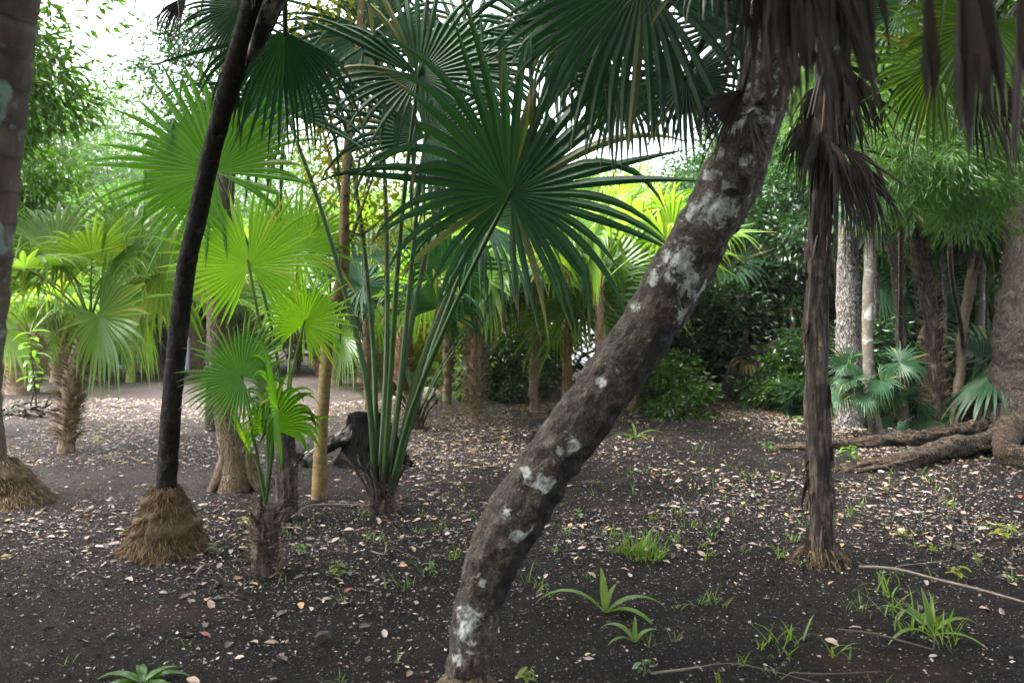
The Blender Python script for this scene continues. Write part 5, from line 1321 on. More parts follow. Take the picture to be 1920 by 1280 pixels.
f = f + [np.stack([n0 - 45 + k, n0 - 45 + k + 1, n0 + k + 1, n0 + k], -1), np.stack([n0 + k, n0 + k + 1, n0 + 45 + k + 1, n0 + 45 + k], -1), np.stack([n0 + 45 + k, n0 + 46 + k, np.full(44, n0 + 90)], -1)]
uv = np.concatenate([uv, np.zeros((91, 2))])
part('trunk', mk_mesh('stump', V, f, M['char'], True, None, uv), stump)
part('root', tube_mesh('stump_root', M['weathered'], np.array([SW(675, 800, -.02), SW(655, 815, -.08), SW(630, 828, -.12), SW(602, 842, -.15), SW(575, 862, -.2), SW(550, 884, -.25)]), [0.12, 0.095, 0.08, 0.07, 0.06, 0.03], nu=26, nv=80, amp=0.022, seed=802, freq=(7, 0.6), lumps=0.03), stump)
part('root', tube_mesh('stump_root', M['char'], np.array([SW(715, 800, -.02), SW(735, 830, -.1), SW(752, 858, -.15), SW(772, 880, -.2)]), [0.10, 0.085, 0.07, 0.03], nu=18, nv=34, amp=0.012, seed=803, lumps=0.015), stump)
part('root', tube_mesh('stump_root', M['char'], np.array([[0, 0.1, 0.25], [0.1, 0.3, 0.08], [0.2, 0.5, -0.05]]), [0.09, 0.07, 0.03], nu=14, nv=20, amp=0.012, seed=804), stump)
part('root', tube_mesh('stump_root', M['char'], np.array([SW(572, 862, -.2), SW(556, 858, -.22), SW(548, 872, -.25), SW(540, 884, -.3)]), [0.035, 0.05, 0.045, 0.02], nu=14, nv=20, amp=0.014, seed=805), stump)

def rock(name, label, b, size, seed, cat='rock'):
    import bmesh
    bm = bmesh.new(); bmesh.ops.create_icosphere(bm, subdivisions=4, radius=1.0)
    me = bpy.data.meshes.new(name); bm.to_mesh(me); bm.free()
    n = len(me.vertices); co = np.zeros(n * 3, np.float32); me.vertices.foreach_get('co', co); co = co.reshape(-1, 3).astype(float)
    rng = np.random.default_rng(seed)
    for q in range(14):
        d = unit(rng.normal(0, 1, 3)); h = 0.55 + 0.4 * rng.random()
        s = co @ d; co = co - np.maximum(s - h, 0)[:, None] * d * 0.85
    nz = fbm2(co[:, 0] * 2 + 20 + co[:, 2], co[:, 1] * 2 + 20 - co[:, 2], rng, 0.8, 4)
    co = co * (1 + 0.09 * nz)[:, None] * np.asarray(size)
    co[:, 2] += size[2] * 0.55
    me.vertices.foreach_set('co', co.astype(np.float32).ravel()); me.polygons.foreach_set('use_smooth', np.ones(len(me.polygons), bool)); me.update()
    me.materials.append(M['rock'])
    o = part(name, me, None, tuple(b)); tag(o, label, cat)
    return o
rock('rock', 'larger pale rock on bare soil behind the palm clump', G(803, 750), (0.26, 0.2, 0.15), 811)
rock('rock', 'smaller pale rock half hidden by the central petioles', G(748, 748), (0.13, 0.11, 0.11), 812)
rock('rock', 'little dark round stone on the foreground soil', G(608, 1200), (0.04, 0.035, 0.03), 813).data.materials[0] = M['fibre_dark']

def stick(pts, r, label, mat='twig', seed=0, group=None, twigs=0):
    P = np.array([np.append(G(x, y)[:2], z) for x, y, z in pts]); b = P[0] * np.array([1, 1, 0])
    rng = np.random.default_rng(seed)
    P = P - b
    pcs = [tube(P, [r, r * 0.9, r * 0.6], nu=8, nv=40, amp=r * 0.12, seed=seed, lumps=r * .15)]
    for q in range(twigs):
        i_ = rng.integers(1, len(P)); s = P[i_]
        pcs.append(tube([s, s + rng.normal(0, 0.1, 3) * np.array([1, 1, .3]) + np.array([0, 0, .02]), s + rng.normal(0, 0.2, 3) * np.array([1, 1, .3]) + np.array([0, 0, .04])], [r * .5, r * .3, r * .15], nu=6, nv=8))
    V, f, at, uv = join(pcs)
    o = part('fallen_stick', mk_mesh('fallen_stick', V, f, M[mat], True, at, uv), None, tuple(b))
    return tag(o, label, 'stick', group)
stick([(1610, 1068, .02), (1680, 1076, .03), (1760, 1093, .02), (1850, 1115, .02), (1940, 1140, .015)], 0.009, 'long brown fallen stick running off the right edge from the torn-bark palm', seed=821, twigs=1)
stick([(1570, 1188, .02), (1640, 1200, .03), (1710, 1215, .02), (1750, 1222, .01)], 0.007, 'reddish stick among grass at lower right', 'dark_twig', 822, twigs=1)
stick([(545, 975, .02), (580, 955, .03), (640, 950, .02), (700, 952, .02)], 0.007, 'thin curved twig between the young palm and the central palm', seed=823, twigs=2)
stick([(365, 1080, .01), (380, 1066, .015), (400, 1060, .01)], 0.008, 'short bent grey twig right of the root cone', seed=824)
stick([(1220, 1266, .01), (1290, 1262, .02), (1310, 1256, .02)], 0.005, 'small twig at the bottom edge right of the leaning trunk', seed=825, twigs=1)
stick([(695, 1035, .01), (720, 1042, .015), (725, 1030, .05)], 0.006, 'forked little twig in front of the central palm', seed=826, twigs=2)
stick([(1480, 1265, .01), (1560, 1270, .015), (1650, 1262, .01)], 0.005, 'brown stick along the bottom edge near the right', 'dark_twig', 827)
stick([(1090, 905, .01), (1140, 908, .02), (1190, 898, .02)], 0.008, 'dark stick on soil right of the leaning trunk', 'dark_twig', 828)
stick([(190, 758, .02), (230, 766, .02), (260, 764, .02)], 0.012, 'dark stick lying on the pale clearing floor', 'dark_twig', 829)

# pile of dead roots at left
pb_ = G(52, 782); prng = np.random.default_rng(831)
pile = thing('root_pile', 'heap of bleached twisted roots and sticks left of the nearest left palm', 'brushwood', tuple(pb_))
for k in range(22):
    a = prng.normal(0, 0.5) + (math.pi if prng.random() < .5 else 0); l = 0.2 + 0.35 * prng.random()
    c = np.array([prng.normal(0, 0.24), prng.normal(0, 0.12), 0.02 + 0.1 * prng.random()])
    dd = np.array([math.cos(a), math.sin(a) * .5, prng.normal(0.05, 0.22)])
    part('stick', tube_mesh('pile_stick', M['weathered'] if k % 3 else M['dark_twig'], [c - dd * l * .5, c + prng.normal(0, .05, 3), c + dd * l * .5], [0.022, 0.018, 0.007], nu=8, nv=14, amp=0.005, seed=840 + k), pile)
part('stick', tube_mesh('pile_stick', M['weathered'], [np.array([.25, -.05, .05]), np.array([.30, -.05, .2]), np.array([.37, -.05, .33])], [0.018, 0.014, 0.008], nu=8, nv=12, amp=0.003), pile)

# sapling with broad leaves
sb_ = G(62, 768); sr = np.random.default_rng(851)
sap = thing('sapling', 'thin sapling with broad light leaves standing in the root heap', 'sapling', tuple(sb_))
sp2 = [np.array([0.06, 0, -.03]), np.array([0.02, 0, .4]), np.array([-0.02, 0, .8]), np.array([-0.04, 0, 1.25])]
part('stem', tube_mesh('stem', M['bark_dark'], sp2, [0.018, 0.014, 0.011, 0.006], nu=8, nv=24), sap)
part('stem', tube_mesh('stem', M['bark_dark'], [np.array([-0.05, 0, -.03]), np.array([0.0, 0, .25]), np.array([0.02, 0, .42])], [0.016, 0.013, 0.011], nu=8, nv=16), sap)
def broad_leaf(L, w, seed, droop=0.8):
    rng = np.random.default_rng(seed); n = 9
    d = np.array([1, 0, 0.35]); P = np.zeros(3); rows = []
    for s in range(n):
        t = s / (n - 1); ww = w * 0.5 * math.sin(math.pi * (0.06 + 0.94 * t)) ** 0.8
        rows += [P + np.array([0, -ww, ww * .35]), P, P + np.array([0, ww, ww * .35])]
        d = unit(d + np.array([0, 0, -droop / n])); P = P + d * L / (n - 1)
    V = np.array(rows); b = np.arange(n - 1)[:, None] * 3
    f = np.concatenate([b + np.array([[0, 1, 4, 3]]), b + np.array([[1, 2, 5, 4]])])
    return mk_mesh('broad_leaf', V, [f], M['leaf'], True, {'rnd': np.full(len(V), rng.random())})
bl = [broad_leaf(0.26, 0.085, 860 + q, 0.8 + .5 * q) for q in range(3)]
for k in range(22):
    z = 0.3 + 0.95 * (k + sr.random()) / 22
    o = part('leaf', bl[k % 3], sap, (np.interp(z, [0, 1.25], [0.03, -0.04]), 0, z), k * 2.4 + sr.normal(0, .3), (1.2, 1.25, 1.0), 0.75 + .5 * sr.random())

# the camp far left
M['tarp'] = plain_mat('grey_tarp', (0.15, 0.17, 0.16), 0.6)
M['teal'] = plain_mat('teal_cloth', (0.03, 0.20, 0.26), 0.7)
M['sack'] = plain_mat('pale_sack', (0.42, 0.40, 0.36), 0.8)
M['bag'] = plain_mat('dark_bag', (0.02, 0.022, 0.026), 0.5)
M['bluebag'] = plain_mat('blue_bag', (0.05, 0.08, 0.16), 0.5)
M['net'] = plain_mat('net_cord', (0.20, 0.14, 0.09), 0.9)
M['board'] = plain_mat('orange_board', (0.36, 0.19, 0.06), 0.7)
M['red'] = plain_mat('red_plastic', (0.42, 0.05, 0.03), 0.5)
def cloth_grid(P00, P10, P01, P11, nu, nv, wave, seed, th=0.006):
    rng = np.random.default_rng(seed)
    u, v = np.meshgrid(np.linspace(0, 1, nu), np.linspace(0, 1, nv), indexing='xy')
    P = (np.array(P00)[None, None] * ((1 - u) * (1 - v))[..., None] + np.array(P10) * (u * (1 - v))[..., None] + np.array(P01) * ((1 - u) * v)[..., None] + np.array(P11) * (u * v)[..., None])
    nrm = unit(np.cross(np.array(P10) - np.array(P00), np.array(P01) - np.array(P00)))
    wv_ = wave * (np.sin(u * 14 + 1.5 * np.sin(v * 3)) * (0.3 + 0.7 * (1 - v)) + 0.6 * fbm2(u * 3 + 9, v * 3 + 9, rng, 0.6, 3))
    P = P + nrm * wv_[..., None]
    A_ = P.reshape(-1, 3); B_ = A_ + nrm * th
    i_ = np.arange(nv - 1)[:, None] * nu + np.arange(nu - 1)[None, :]
    q = np.stack([i_, i_ + 1, i_ + nu + 1, i_ + nu], -1).reshape(-1, 4)
    n_ = len(A_)
    b1 = np.arange(nu - 1); e = [np.stack([b1, b1 + 1, b1 + 1 + n_, b1 + n_], -1), np.stack([b1, b1 + 1, b1 + 1 + n_, b1 + n_], -1) + (nv - 1) * nu]
    b2 = np.arange(nv - 1) * nu; e += [np.stack([b2, b2 + nu, b2 + nu + n_, b2 + n_], -1), np.stack([b2, b2 + nu, b2 + nu + n_, b2 + n_], -1) + nu - 1]
    uvv = np.concatenate([np.stack([u, v], -1).reshape(-1, 2)] * 2)
    return np.concatenate([A_, B_]), [q, q + n_] + e, uvv
tbs = W(95, 690, 22.0); tbs[2] = 0
shel = thing('tarp_shelter', 'grey tarp sheet pitched upright beside dark bags, far left', 'shelter', tuple(tbs))
V, f, uv = cloth_grid((-0.30, -0.1, -0.02), (0.42, -0.1, -0.02), (-0.15, 0.3, 0.82), (0.40, 0.3, 0.75), 24, 16, 0.02, 871)
part('sheet', mk_mesh('tarp', V, f, M['tarp'], True, None, uv), shel)
V, f, uv = cloth_grid((-0.15, 0.32, 0.82), (0.40, 0.32, 0.75), (-0.3, 0.9, 0.0), (0.42, 0.9, 0.0), 24, 16, 0.02, 872)
part('sheet', mk_mesh('tarp', V, f, M['tarp'], True, None, uv), shel)
for x in (-0.15, 0.40):
    part('pole', tube_mesh('pole', M['dark_twig'], [np.array([x, .31, -.05]), np.array([x, .31, 0.9])], [0.018, 0.014], nu=8, nv=6), shel)
def bundle(name, label, px, py, d, size, mat, seed, cat):
    b = W(px, py, d); b[2] = 0
    o = rock(name, label, b, size, seed, cat); o.data.materials[0] = M[mat]; return o
bundle('dark_bag', 'black bag lying by the tarp shelter', 82, 702, 21, (0.32, 0.2, 0.07), 'bag', 881, 'bag')
bundle('red_container', 'tiny red container on top of the black bag', 92, 699, 21.1, (0.07, 0.05, 0.16), 'red', 882, 'container')
bundle('blue_bag', 'dark blue bag at the left edge of the camp', 20, 700, 21.3, (0.2, 0.2, 0.16), 'bluebag', 883, 'bag')
bundle('teal_bundle', 'teal cloth bundle lying left of the green-barked trunk', 226, 702, 22.0, (0.22, 0.2, 0.17), 'teal', 884, 'bundle')
bundle('pale_sack', 'pale sack resting against the teal bundle', 237, 703, 21.7, (0.26, 0.16, 0.11), 'sack', 885, 'sack')
bundle('pink_sack', 'pinkish grey sack right of the green-barked trunk', 262, 702, 22.3, (0.26, 0.16, 0.11), 'sack', 886, 'sack')
# net strung low over the ground
nb_ = W(160, 702, 20.4); nb_[2] = 0
net = thing('rope_net', 'brown cord net strung low above the ground behind the left palms', 'net', tuple(nb_))
nx0, nx1 = 0.0, 2.15
def netz(t): return 0.22 - 0.14 * math.sin(math.pi * min(1, t * 1.2)) + 0.12 * max(0, t - .8) * 5
pc = []
for r_ in range(5):
    pc.append(tube([np.array([nx0 + (nx1 - nx0) * t, 0, netz(t) * (1 - r_ * 0.2) + 0.02]) for t in np.linspace(0, 1, 9)], [0.012 if r_ == 0 else 0.005] * 2, nu=5, nv=20))
for c_ in range(34):
    t = c_ / 33; t2 = min(1, t + .03)
    pc.append(tube([np.array([nx0 + (nx1 - nx0) * t, 0, netz(t) + .02]), np.array([nx0 + (nx1 - nx0) * t2, 0, netz(t2) * .2 + .02])], [0.004, 0.004], nu=4, nv=3))
V, f, at, uv = join(pc)
part('mesh', mk_mesh('net', V, f, M['net'], True, at, uv), net)
for x in (nx0, nx1):
    part('peg', tube_mesh('peg', M['dark_twig'], [np.array([x, 0, -.1]), np.array([x, 0, .36])], [0.02, 0.016], nu=8, nv=5), net)
# orange board leaning by the black trunk
ob = W(304, 702, 20.5); ob[2] = 0
V, f, uv = cloth_grid((-.07, 0, 0), (.05, 0, 0), (0.0, .1, .78), (.11, .1, .82), 4, 8, 0.004, 890, 0.03)
tag(part('leaning_board', mk_mesh('board', V, f, M['board'], False, None, uv), None, tuple(ob)), 'narrow orange board leaning on a palm left of the black trunk', 'board')
# striped cloth
m_, nt_, out_ = mat_new('striped_cloth')
tc_ = nd(nt_, 'ShaderNodeTexCoord'); sx_ = nd(nt_, 'ShaderNodeSeparateXYZ'); nt_.links.new(tc_.outputs['UV'], sx_.inputs[0])
fr_ = math_n(nt_, 'GREATER_THAN', math_n(nt_, 'FRACT', math_n(nt_, 'MULTIPLY', sx_.outputs[0], 5.0)), 0.5)
c_ = mixc(nt_, fr_, (0.50, 0.48, 0.55), (0.15, 0.11, 0.30))
p_ = nd(nt_, 'ShaderNodeBsdfPrincipled'); nt_.links.new(c_, p_.inputs['Base Color']); p_.inputs['Roughness'].default_value = 0.9
nt_.links.new(p_.outputs[0], out_.inputs['Surface'])
cb_ = W(346, 700, 18.5); cb_[2] = 0
cloth = thing('hanging_cloth', 'purple and white striped cloth hanging beside the black trunk', 'cloth', tuple(cb_))
V, f, uv = cloth_grid((-.13, 0, 0.22), (.12, 0, 0.2), (-.12, 0, 0.98), (.12, 0, .98), 26, 16, 0.02, 891)
part('sheet', mk_mesh('striped_sheet', V, f, m_, True, None, uv), cloth)
part('line', tube_mesh('line', M['net'], [np.array([-.55, 0, 1.0]), np.array([0, 0, .985]), np.array([.5, 0, 1.0])], [0.006, 0.006], nu=6, nv=10), cloth)
part('post', tube_mesh('post', M['dark_twig'], [np.array([-.55, 0, -.1]), np.array([-.55, 0, 1.05])], [0.022, 0.018], nu=8, nv=6), cloth)
part('post', tube_mesh('post', M['dark_twig'], [np.array([.5, 0, -.1]), np.array([.5, 0, 1.05])], [0.022, 0.018], nu=8, nv=6), cloth)

# ------------------------------------------------------------------ seedlings and grass
def blade_leaf(L, w, lean_, seed, fold=0.35, n=9, droop=1.4, mat='grass'):
    """one arching strap leaf, local +X outward"""
    d = unit(np.array([math.sin(lean_), 0, math.cos(lean_)])); P = np.zeros(3); rows = []
    rng = np.random.default_rng(seed)
    for s in range(n):
        t = s / (n - 1); ww = w * 0.5 * (min(1, 0.35 + t * 2.2) * (1 - t ** 2.5) + 0.02)
        up_ = np.array([-d[2], 0, d[0]])
        rows += [P + np.array([0, -ww, 0]) + up_ * ww * fold, P, P + np.array([0, ww, 0]) + up_ * ww * fold]
        d = unit(d + np.array([0.06, 0, -droop / n * (0.4 + 1.2 * t)])); P = P + d * L / (n - 1)
    V = np.array(rows); b = np.arange(n - 1)[:, None] * 3
    f = np.concatenate([b + np.array([[0, 1, 4, 3]]), b + np.array([[1, 2, 5, 4]])])
    return V, [f], {'rnd': np.full(len(V), rng.random())}, None

def seedling(px, py, spec, label, name='palm_seedling', mat='grass', z0=0.0):
    b = G(px, py); b[2] = float(ground_z(b[0], b[1])) - 0.005
    root = thing(name, label, 'seedling', tuple(b), 'seedlings on the soil')
    for k, (az, L, w, ln, dr) in enumerate(spec):
        V, f, at, uv = blade_leaf(L, w, R(ln), px + k, droop=dr)
        part('leaf', mk_mesh('strap_leaf', V, f, M[mat], True, at), root, (0, 0, 0), R(az))
    return root
seedling(1135, 1143, [(175, 0.42, 0.05, 38, 2.2), (95, 0.24, 0.045, 12, 0.5), (5, 0.36, 0.055, 45, 2.0), (-30, 0.34, 0.05, 55, 2.4), (60, 0.2, 0.03, 25, 1.2)], 'largest strap-leaved palm seedling right of the leaning trunk foot')
seedling(1190, 1196, [(150, 0.22, 0.04, 30, 2.6), (200, 0.16, 0.03, 45, 2.0), (20, 0.14, 0.03, 35, 1.5), (80, 0.13, 0.025, 15, 0.8)], 'small strap-leaved seedling just in front of the largest one')
seedling(1192, 822, [(15, 0.42, 0.05, 50, 1.6), (170, 0.36, 0.05, 60, 1.6), (100, 0.25, 0.04, 20, 0.8), (-60, 0.3, 0.05, 60, 1.8), (-120, 0.3, 0.05, 65, 1.8)], 'strap-leaved seedling far right of the leaning trunk middle')
seedling(268, 1262, [(170, 0.24, 0.05, 62, 1.4), (200, 0.2, 0.05, 66, 1.6), (20, 0.2, 0.05, 60, 1.4), (50, 0.18, 0.045, 55, 1.5), (120, 0.18, 0.045, 55, 1.4), (-40, 0.16, 0.045, 62, 1.5), (-20, 0.2, 0.045, 68, 1.5)], 'dark green broad seedling at the bottom left', mat='leaf')
seedling(1745, 1180, [(10, .3, .03, 40, 2.0), (150, .28, .03, 30, 1.6), (80, .25, .03, 15, .8), (200, .3, .03, 50, 2.0), (-40, .3, .03, 55, 2.0), (60, .22, .03, 20, 1.0)], 'wide-bladed clump below the long fallen stick')
# broad little herbs
def herb(px, py, n, L, label, seed, mat='leaf', w=0.42, group='little herbs'):
    rng = np.random.default_rng(seed); b = G(px, py); b[2] = float(ground_z(b[0], b[1]))
    root = thing('herb', label, 'herb', tuple(b), group)
    hl = broad_leaf(L, L * w, seed, 1.2); hl.materials.clear(); hl.materials.append(M[mat])
    part('stem', tube_mesh('stem', M['petiole_young'], [np.array([0, 0, -.02]), np.array([0.01, 0, L * .7]), np.array([0.0, 0, L * 1.3])], [0.004, 0.003, 0.002], nu=6, nv=8), root)
    for k in range(n):
        part('leaf', hl, root, (0, 0, L * (0.4 + 0.9 * k / n)), k * 2.4 + rng.normal(0, .3), (0.9 + .4 * rng.random(),) * 3, 0.7 + .5 * rng.random())
for k, (px, py, n, L, lab) in enumerate([
        (632, 1075, 7, 0.07, 'bright little herb right of the front small palm'), (805, 1070, 6, 0.07, 'leafy herb left of the leaning trunk foot'),
        (828, 765, 8, 0.16, 'pale herb on bare soil near the larger rock'), (986, 1274, 8, 0.055, 'tiny feathery herb at the bottom edge beside the leaning trunk'),
        (1205, 1262, 6, 0.055, 'reddish-green herb at the bottom edge centre'), (1085, 968, 5, 0.07, 'round-leaved herb right of the leaning trunk bend'),
        (185, 828, 6, 0.09, 'yellow-green herb right of the nearest left palm'), (400, 1035, 6, 0.06, 'small herb at the foot of the root cone'),
        (1592, 868, 9, 0.13, 'leafy herb growing by the front surface root'), (1795, 1080, 6, 0.07, 'dark herb touching the long fallen stick'),
        (1440, 850, 6, 0.09, 'herb left of the surface root ends'), (70, 850, 5, 0.07, 'low herb at the left near the root mound'),
        (1880, 1015, 7, 0.09, 'herb near the right edge'), (1500, 800, 8, 0.12, 'bright herb left of the torn-bark palm at mid distance'),
        (1545, 790, 7, 0.12, 'bright herb behind the torn-bark palm'), (455, 985, 6, 0.07, 'herb left of the young palm foot'), (560, 1035, 6, 0.06, 'herb between the two left palm feet')]):
    herb(px, py, n, L, lab, 900 + k, 'leaf_light' if k % 3 == 0 else 'leaf')
# fern-like shoots in front of the slanting palm
for k, (px, py, lab) in enumerate([(845, 722, 'bright palm shoots at the foot of the slanting dark palm'), (905, 742, 'bright shoots right of the lone upright palm'), (815, 712, 'bright shoots behind the palm clump'), (945, 735, 'shoots under the bluish bush'), (1690, 800, 'fan shoots at the foot of the slim black trunk'), (1515, 775, 'shoots left of the torn-bark palm')]):
    b = G(px, py); root = thing('palm_shoot', lab, 'palm shoot', tuple(b), 'palm shoots')
    crown_fronds(root, np.array([0, 0, -0.1]), np.random.default_rng(930 + k), PROT if k < 4 else PROT_D, {'up': 3, 'mid': 4, 'low': 3}, 0.48)

TUFT = [(1200, 1045, 48, .26), (1170, 1035, 26, .2), (1235, 1040, 26, .2), (1265, 1010, 10, .17), (1290, 985, 9, .16), (1225, 965, 9, .15), (1275, 960, 8, .15), (1330, 1000, 9, .16), (1345, 985, 6, .14), (1320, 1015, 8, .14),
        (1150, 1000, 8, .14), (1060, 1000, 7, .13), (1465, 1035, 12, .17), (1480, 1010, 9, .14), (1590, 960, 9, .15), (1620, 945, 8, .14), (1780, 950, 10, .15), (1850, 990, 9, .14), (1900, 1000, 12, .17), (1905, 1085, 9, .16),
        (1655, 1085, 10, .18), (1665, 1110, 9, .18), (1690, 1145, 14, .22), (1720, 1160, 16, .24), (1755, 1170, 12, .22), (1770, 1195, 10, .2), (1700, 1175, 10, .18), (1620, 1130, 7, .14), (1590, 1130, 5, .14),
        (1455, 1200, 9, .2), (1490, 1195, 7, .22), (1570, 1220, 9, .18), (1470, 1215, 7, .15), (1385, 1235, 6, .13), (1430, 1205, 5, .15), (1330, 1120, 8, .15), (1310, 1125, 6, .14), (1270, 1130, 5, .12), (1355, 1125, 6, .12),
        (1100, 1080, 6, .12), (1225, 1205, 6, .13), (1270, 1195, 5, .11), (760, 1095, 6, .17), (800, 1070, 8, .16), (850, 1045, 8, .15), (640, 1075, 6, .14), (690, 1005, 9, .15), (715, 1010, 8, .15), (785, 990, 8, .13),
        (820, 985, 7, .13), (880, 960, 7, .12), (850, 960, 6, .12), (900, 985, 6, .13), (690, 960, 5, .1), (790, 965, 6, .11), (975, 1000, 6, .12), (1040, 1030, 6, .12), (1000, 1090, 5, .12), (1410, 925, 7, .12), (1180, 880, 6, .12),
        (1110, 920, 6, .12), (620, 1050, 5, .1), (560, 985, 5, .12), (540, 1000, 5, .1), (1700, 1000, 7, .14), (1715, 1020, 6, .14), (1690, 1000, 5, .12), (1755, 1030, 7, .16), (1780, 1020, 6, .14), (1830, 1045, 6, .14), (1790, 1065, 7, .13), (1845, 1055, 6, .13),
        (745, 1235, 5, .1), (640, 1270, 5, .1), (1450, 1260, 6, .13), (1640, 1275, 6, .1), (1340, 1270, 5, .1), (490, 1090, 5, .08), (350, 1195, 5, .09), (120, 1235, 4, .09), (1000, 1265, 5, .09), (1360, 930, 6, .11), (1490, 930, 6, .12), (1520, 985, 7, .13), (1660, 920, 6, .11), (1740, 905, 6, .12)]
trng = np.random.default_rng(950)
def tuft_mesh(n, L, seed):
    rng = np.random.default_rng(seed); pcs = []
    for k in range(n):
        V, f, at, uv = blade_leaf(L * (0.45 + 0.7 * rng.random()), L * 0.06 * (0.6 + .7 * rng.random()), R(5 + 38 * rng.random()), seed * 31 + k, n=6, droop=0.3 + 1.9 * rng.random() ** 1.5)
        a = rng.random() * 6.283; s = L * 0.20 * math.sqrt(min(n, 14) / 10)
        c_, s_ = math.cos(a), math.sin(a)
        V = V @ np.array([[c_, s_, 0], [-s_, c_, 0], [0, 0, 1]]) + np.array([rng.normal(0, s), rng.normal(0, s), 0])
        at['rnd'] = np.full(len(V), rng.random())
        pcs.append((V, f, at, uv))
    return join(pcs)
GT = 'grass tufts on the dark soil'
named = {0: 'thickest bright grass clump in the middle of the bare soil', 7: 'grass tuft with split blades right of the thickest clump', 12: 'grass tuft at the left foot of the torn-bark palm', 22: 'grass clump below the long fallen stick, left one', 23: 'largest grass clump below the long fallen stick', 29: 'tall arching grass tuft at the lower right, leftmost', 42: 'lone upright blades left of the leaning trunk foot'}
MARKS = [('root cone', 310, 1010), ('front small palm', 497, 1060), ('central palm base', 716, 945), ('leaning trunk', 900, 1180), ('leaning trunk bend', 1000, 960), ('strap-leaved seedling', 1135, 1143), ('thickest grass clump', 1200, 1045), ('torn-bark palm foot', 1540, 1048), ('long fallen stick', 1780, 1095), ('reddish stick', 1650, 1200)]
_near = {}
for k, (px, py, n, L) in enumerate(TUFT):
    q = min(MARKS, key=lambda m_: (m_[1] - px) ** 2 + 2.5 * (m_[2] - py) ** 2)
    side_ = ('in front of' if py > q[2] else 'beyond') if abs(py - q[2]) * 1.5 > abs(px - q[1]) else ('to the right of' if px > q[1] else 'to the left of')
    _near.setdefault((q[0], side_), []).append(((q[1] - px) ** 2 + (q[2] - py) ** 2, k))
TLAB = {}
ORD = ['nearest', 'second nearest', 'third nearest', 'fourth nearest', 'fifth nearest', 'sixth nearest', 'seventh nearest', 'eighth nearest', 'ninth nearest', 'tenth nearest', 'eleventh nearest', 'twelfth nearest', 'thirteenth nearest', 'fourteenth nearest']
for (mk_, sd_), lst in _near.items():
    for r_, (_, k) in enumerate(sorted(lst)):
        TLAB[k] = f"{'thin' if TUFT[k][2] < 7 else 'bushy' if TUFT[k][2] > 9 else 'small'} grass tuft {sd_} the {mk_}" + (f', {ORD[min(r_, 13)]}' if len(lst) > 1 else '')
for k, (px, py, n, L) in enumerate(TUFT):
    b = G(px, py); b[2] = float(ground_z(b[0], b[1])) - 0.01
    V, f, at, uv = tuft_mesh(n, L * 0.85, 960 + k)
    o = part('grass_tuft', mk_mesh('grass_tuft', V, f, M['grass'], True, at), None, tuple(b), 0, (0.85 + .35 * trng.random(),) * 3)
    tag(o, named.get(k, TLAB[k]), 'grass tuft', GT)
# scattered seedlings of grass nobody could count
gp = []
for k in range(900):
    d = 4.0 + 13 * trng.random() ** 0.8; x = (trng.random() * 1.5 - 0.55) * d * 0.62
    if trng.random() < 0.5 and x < -0.5: continue
    n = trng.integers(1, 4)
    V, f, at, uv = tuft_mesh(n, 0.07 + 0.08 * trng.random(), 2000 + k)
    gp.append((V + np.array([x, d, float(ground_z(x, d)) - 0.008]), f, at, uv))
V, f, at, uv = join(gp)
tag(part('grass', mk_mesh('sparse_grass', V, f, M['grass'], True, at), None), 'sparse thin grass blades sprouting all over the bare soil', 'grass', kind='stuff')

# ------------------------------------------------------------------ fallen leaves
def litter_mat(name, use_obj):
    m, nt, out = mat_new(name)
    if use_obj:
        c = nd(nt, 'ShaderNodeObjectInfo').outputs['Color']
    else:
        c = attr(nt, 'Col').outputs['Color']
    tc = nd(nt, 'ShaderNodeTexCoord')
    nz = noise(nt, tc.outputs['Object'], 45, 3)
    c = mixc(nt, 1.0, c, ramp(nt, nz, [(0.3, (0.6, 0.55, 0.5)), (0.65, (1, 1, 1))]), 'MULTIPLY')
    p = nd(nt, 'ShaderNodeBsdfPrincipled'); nt.links.new(c, p.inputs['Base Color']); p.inputs['Roughness'].default_value = 0.42
    nt.links.new(p.outputs[0], out.inputs['Surface'])
    return m
M['litter'] = litter_mat('leaf_litter', False)
M['litter_obj'] = litter_mat('fallen_leaf', True)
PAL = [((0.26, 0.19, 0.14), 28, 'tan'), ((0.36, 0.31, 0.28), 20, 'pale'), ((0.29, 0.20, 0.18), 16, 'pinkish'), ((0.36, 0.20, 0.07), 8, 'orange'), ((0.22, 0.05, 0.03), 3, 'red'), ((0.38, 0.30, 0.08), 5, 'yellow'), ((0.07, 0.05, 0.04), 26, 'brown')]
pw = np.array([q[1] for q in PAL], float); pw /= pw.sum()
lr = np.random.default_rng(970)
NL = 74000
dd = np.concatenate([2.6 + 11.5 * np.sqrt(lr.random(62000)), 12 + 14 * np.sqrt(lr.random(12000))])
lx = (lr.random(NL) * 2 - 1) * dd * 0.72
dens = fbm2(lx + 60, dd + 60, np.random.default_rng(971), 1.6, 4)
keep = lr.random(NL) < np.clip(0.46 + 2.0 * dens - 0.12 * (dd < 5.0) + 0.12 * (lx < 0) * (dd > 5.5), 0.08, 1)
lx, dd = lx[keep], dd[keep]; NL = len(lx)
ci = lr.choice(len(PAL), NL, p=pw)
lsz = (0.013 + 0.044 * lr.random(NL) ** 3.0)
lz = ground_z(lx, dd)
spx_ = 960 + lx / dd * F; spy_ = HOR + CAM_H / dd * F
vis = (spx_ > 5) & (spx_ < 1915) & (spy_ < 1275)
order = np.argsort(-(np.where(vis, 1, 0) * lsz / dd))
pick = np.zeros(NL, bool); pick[order[:300]] = True
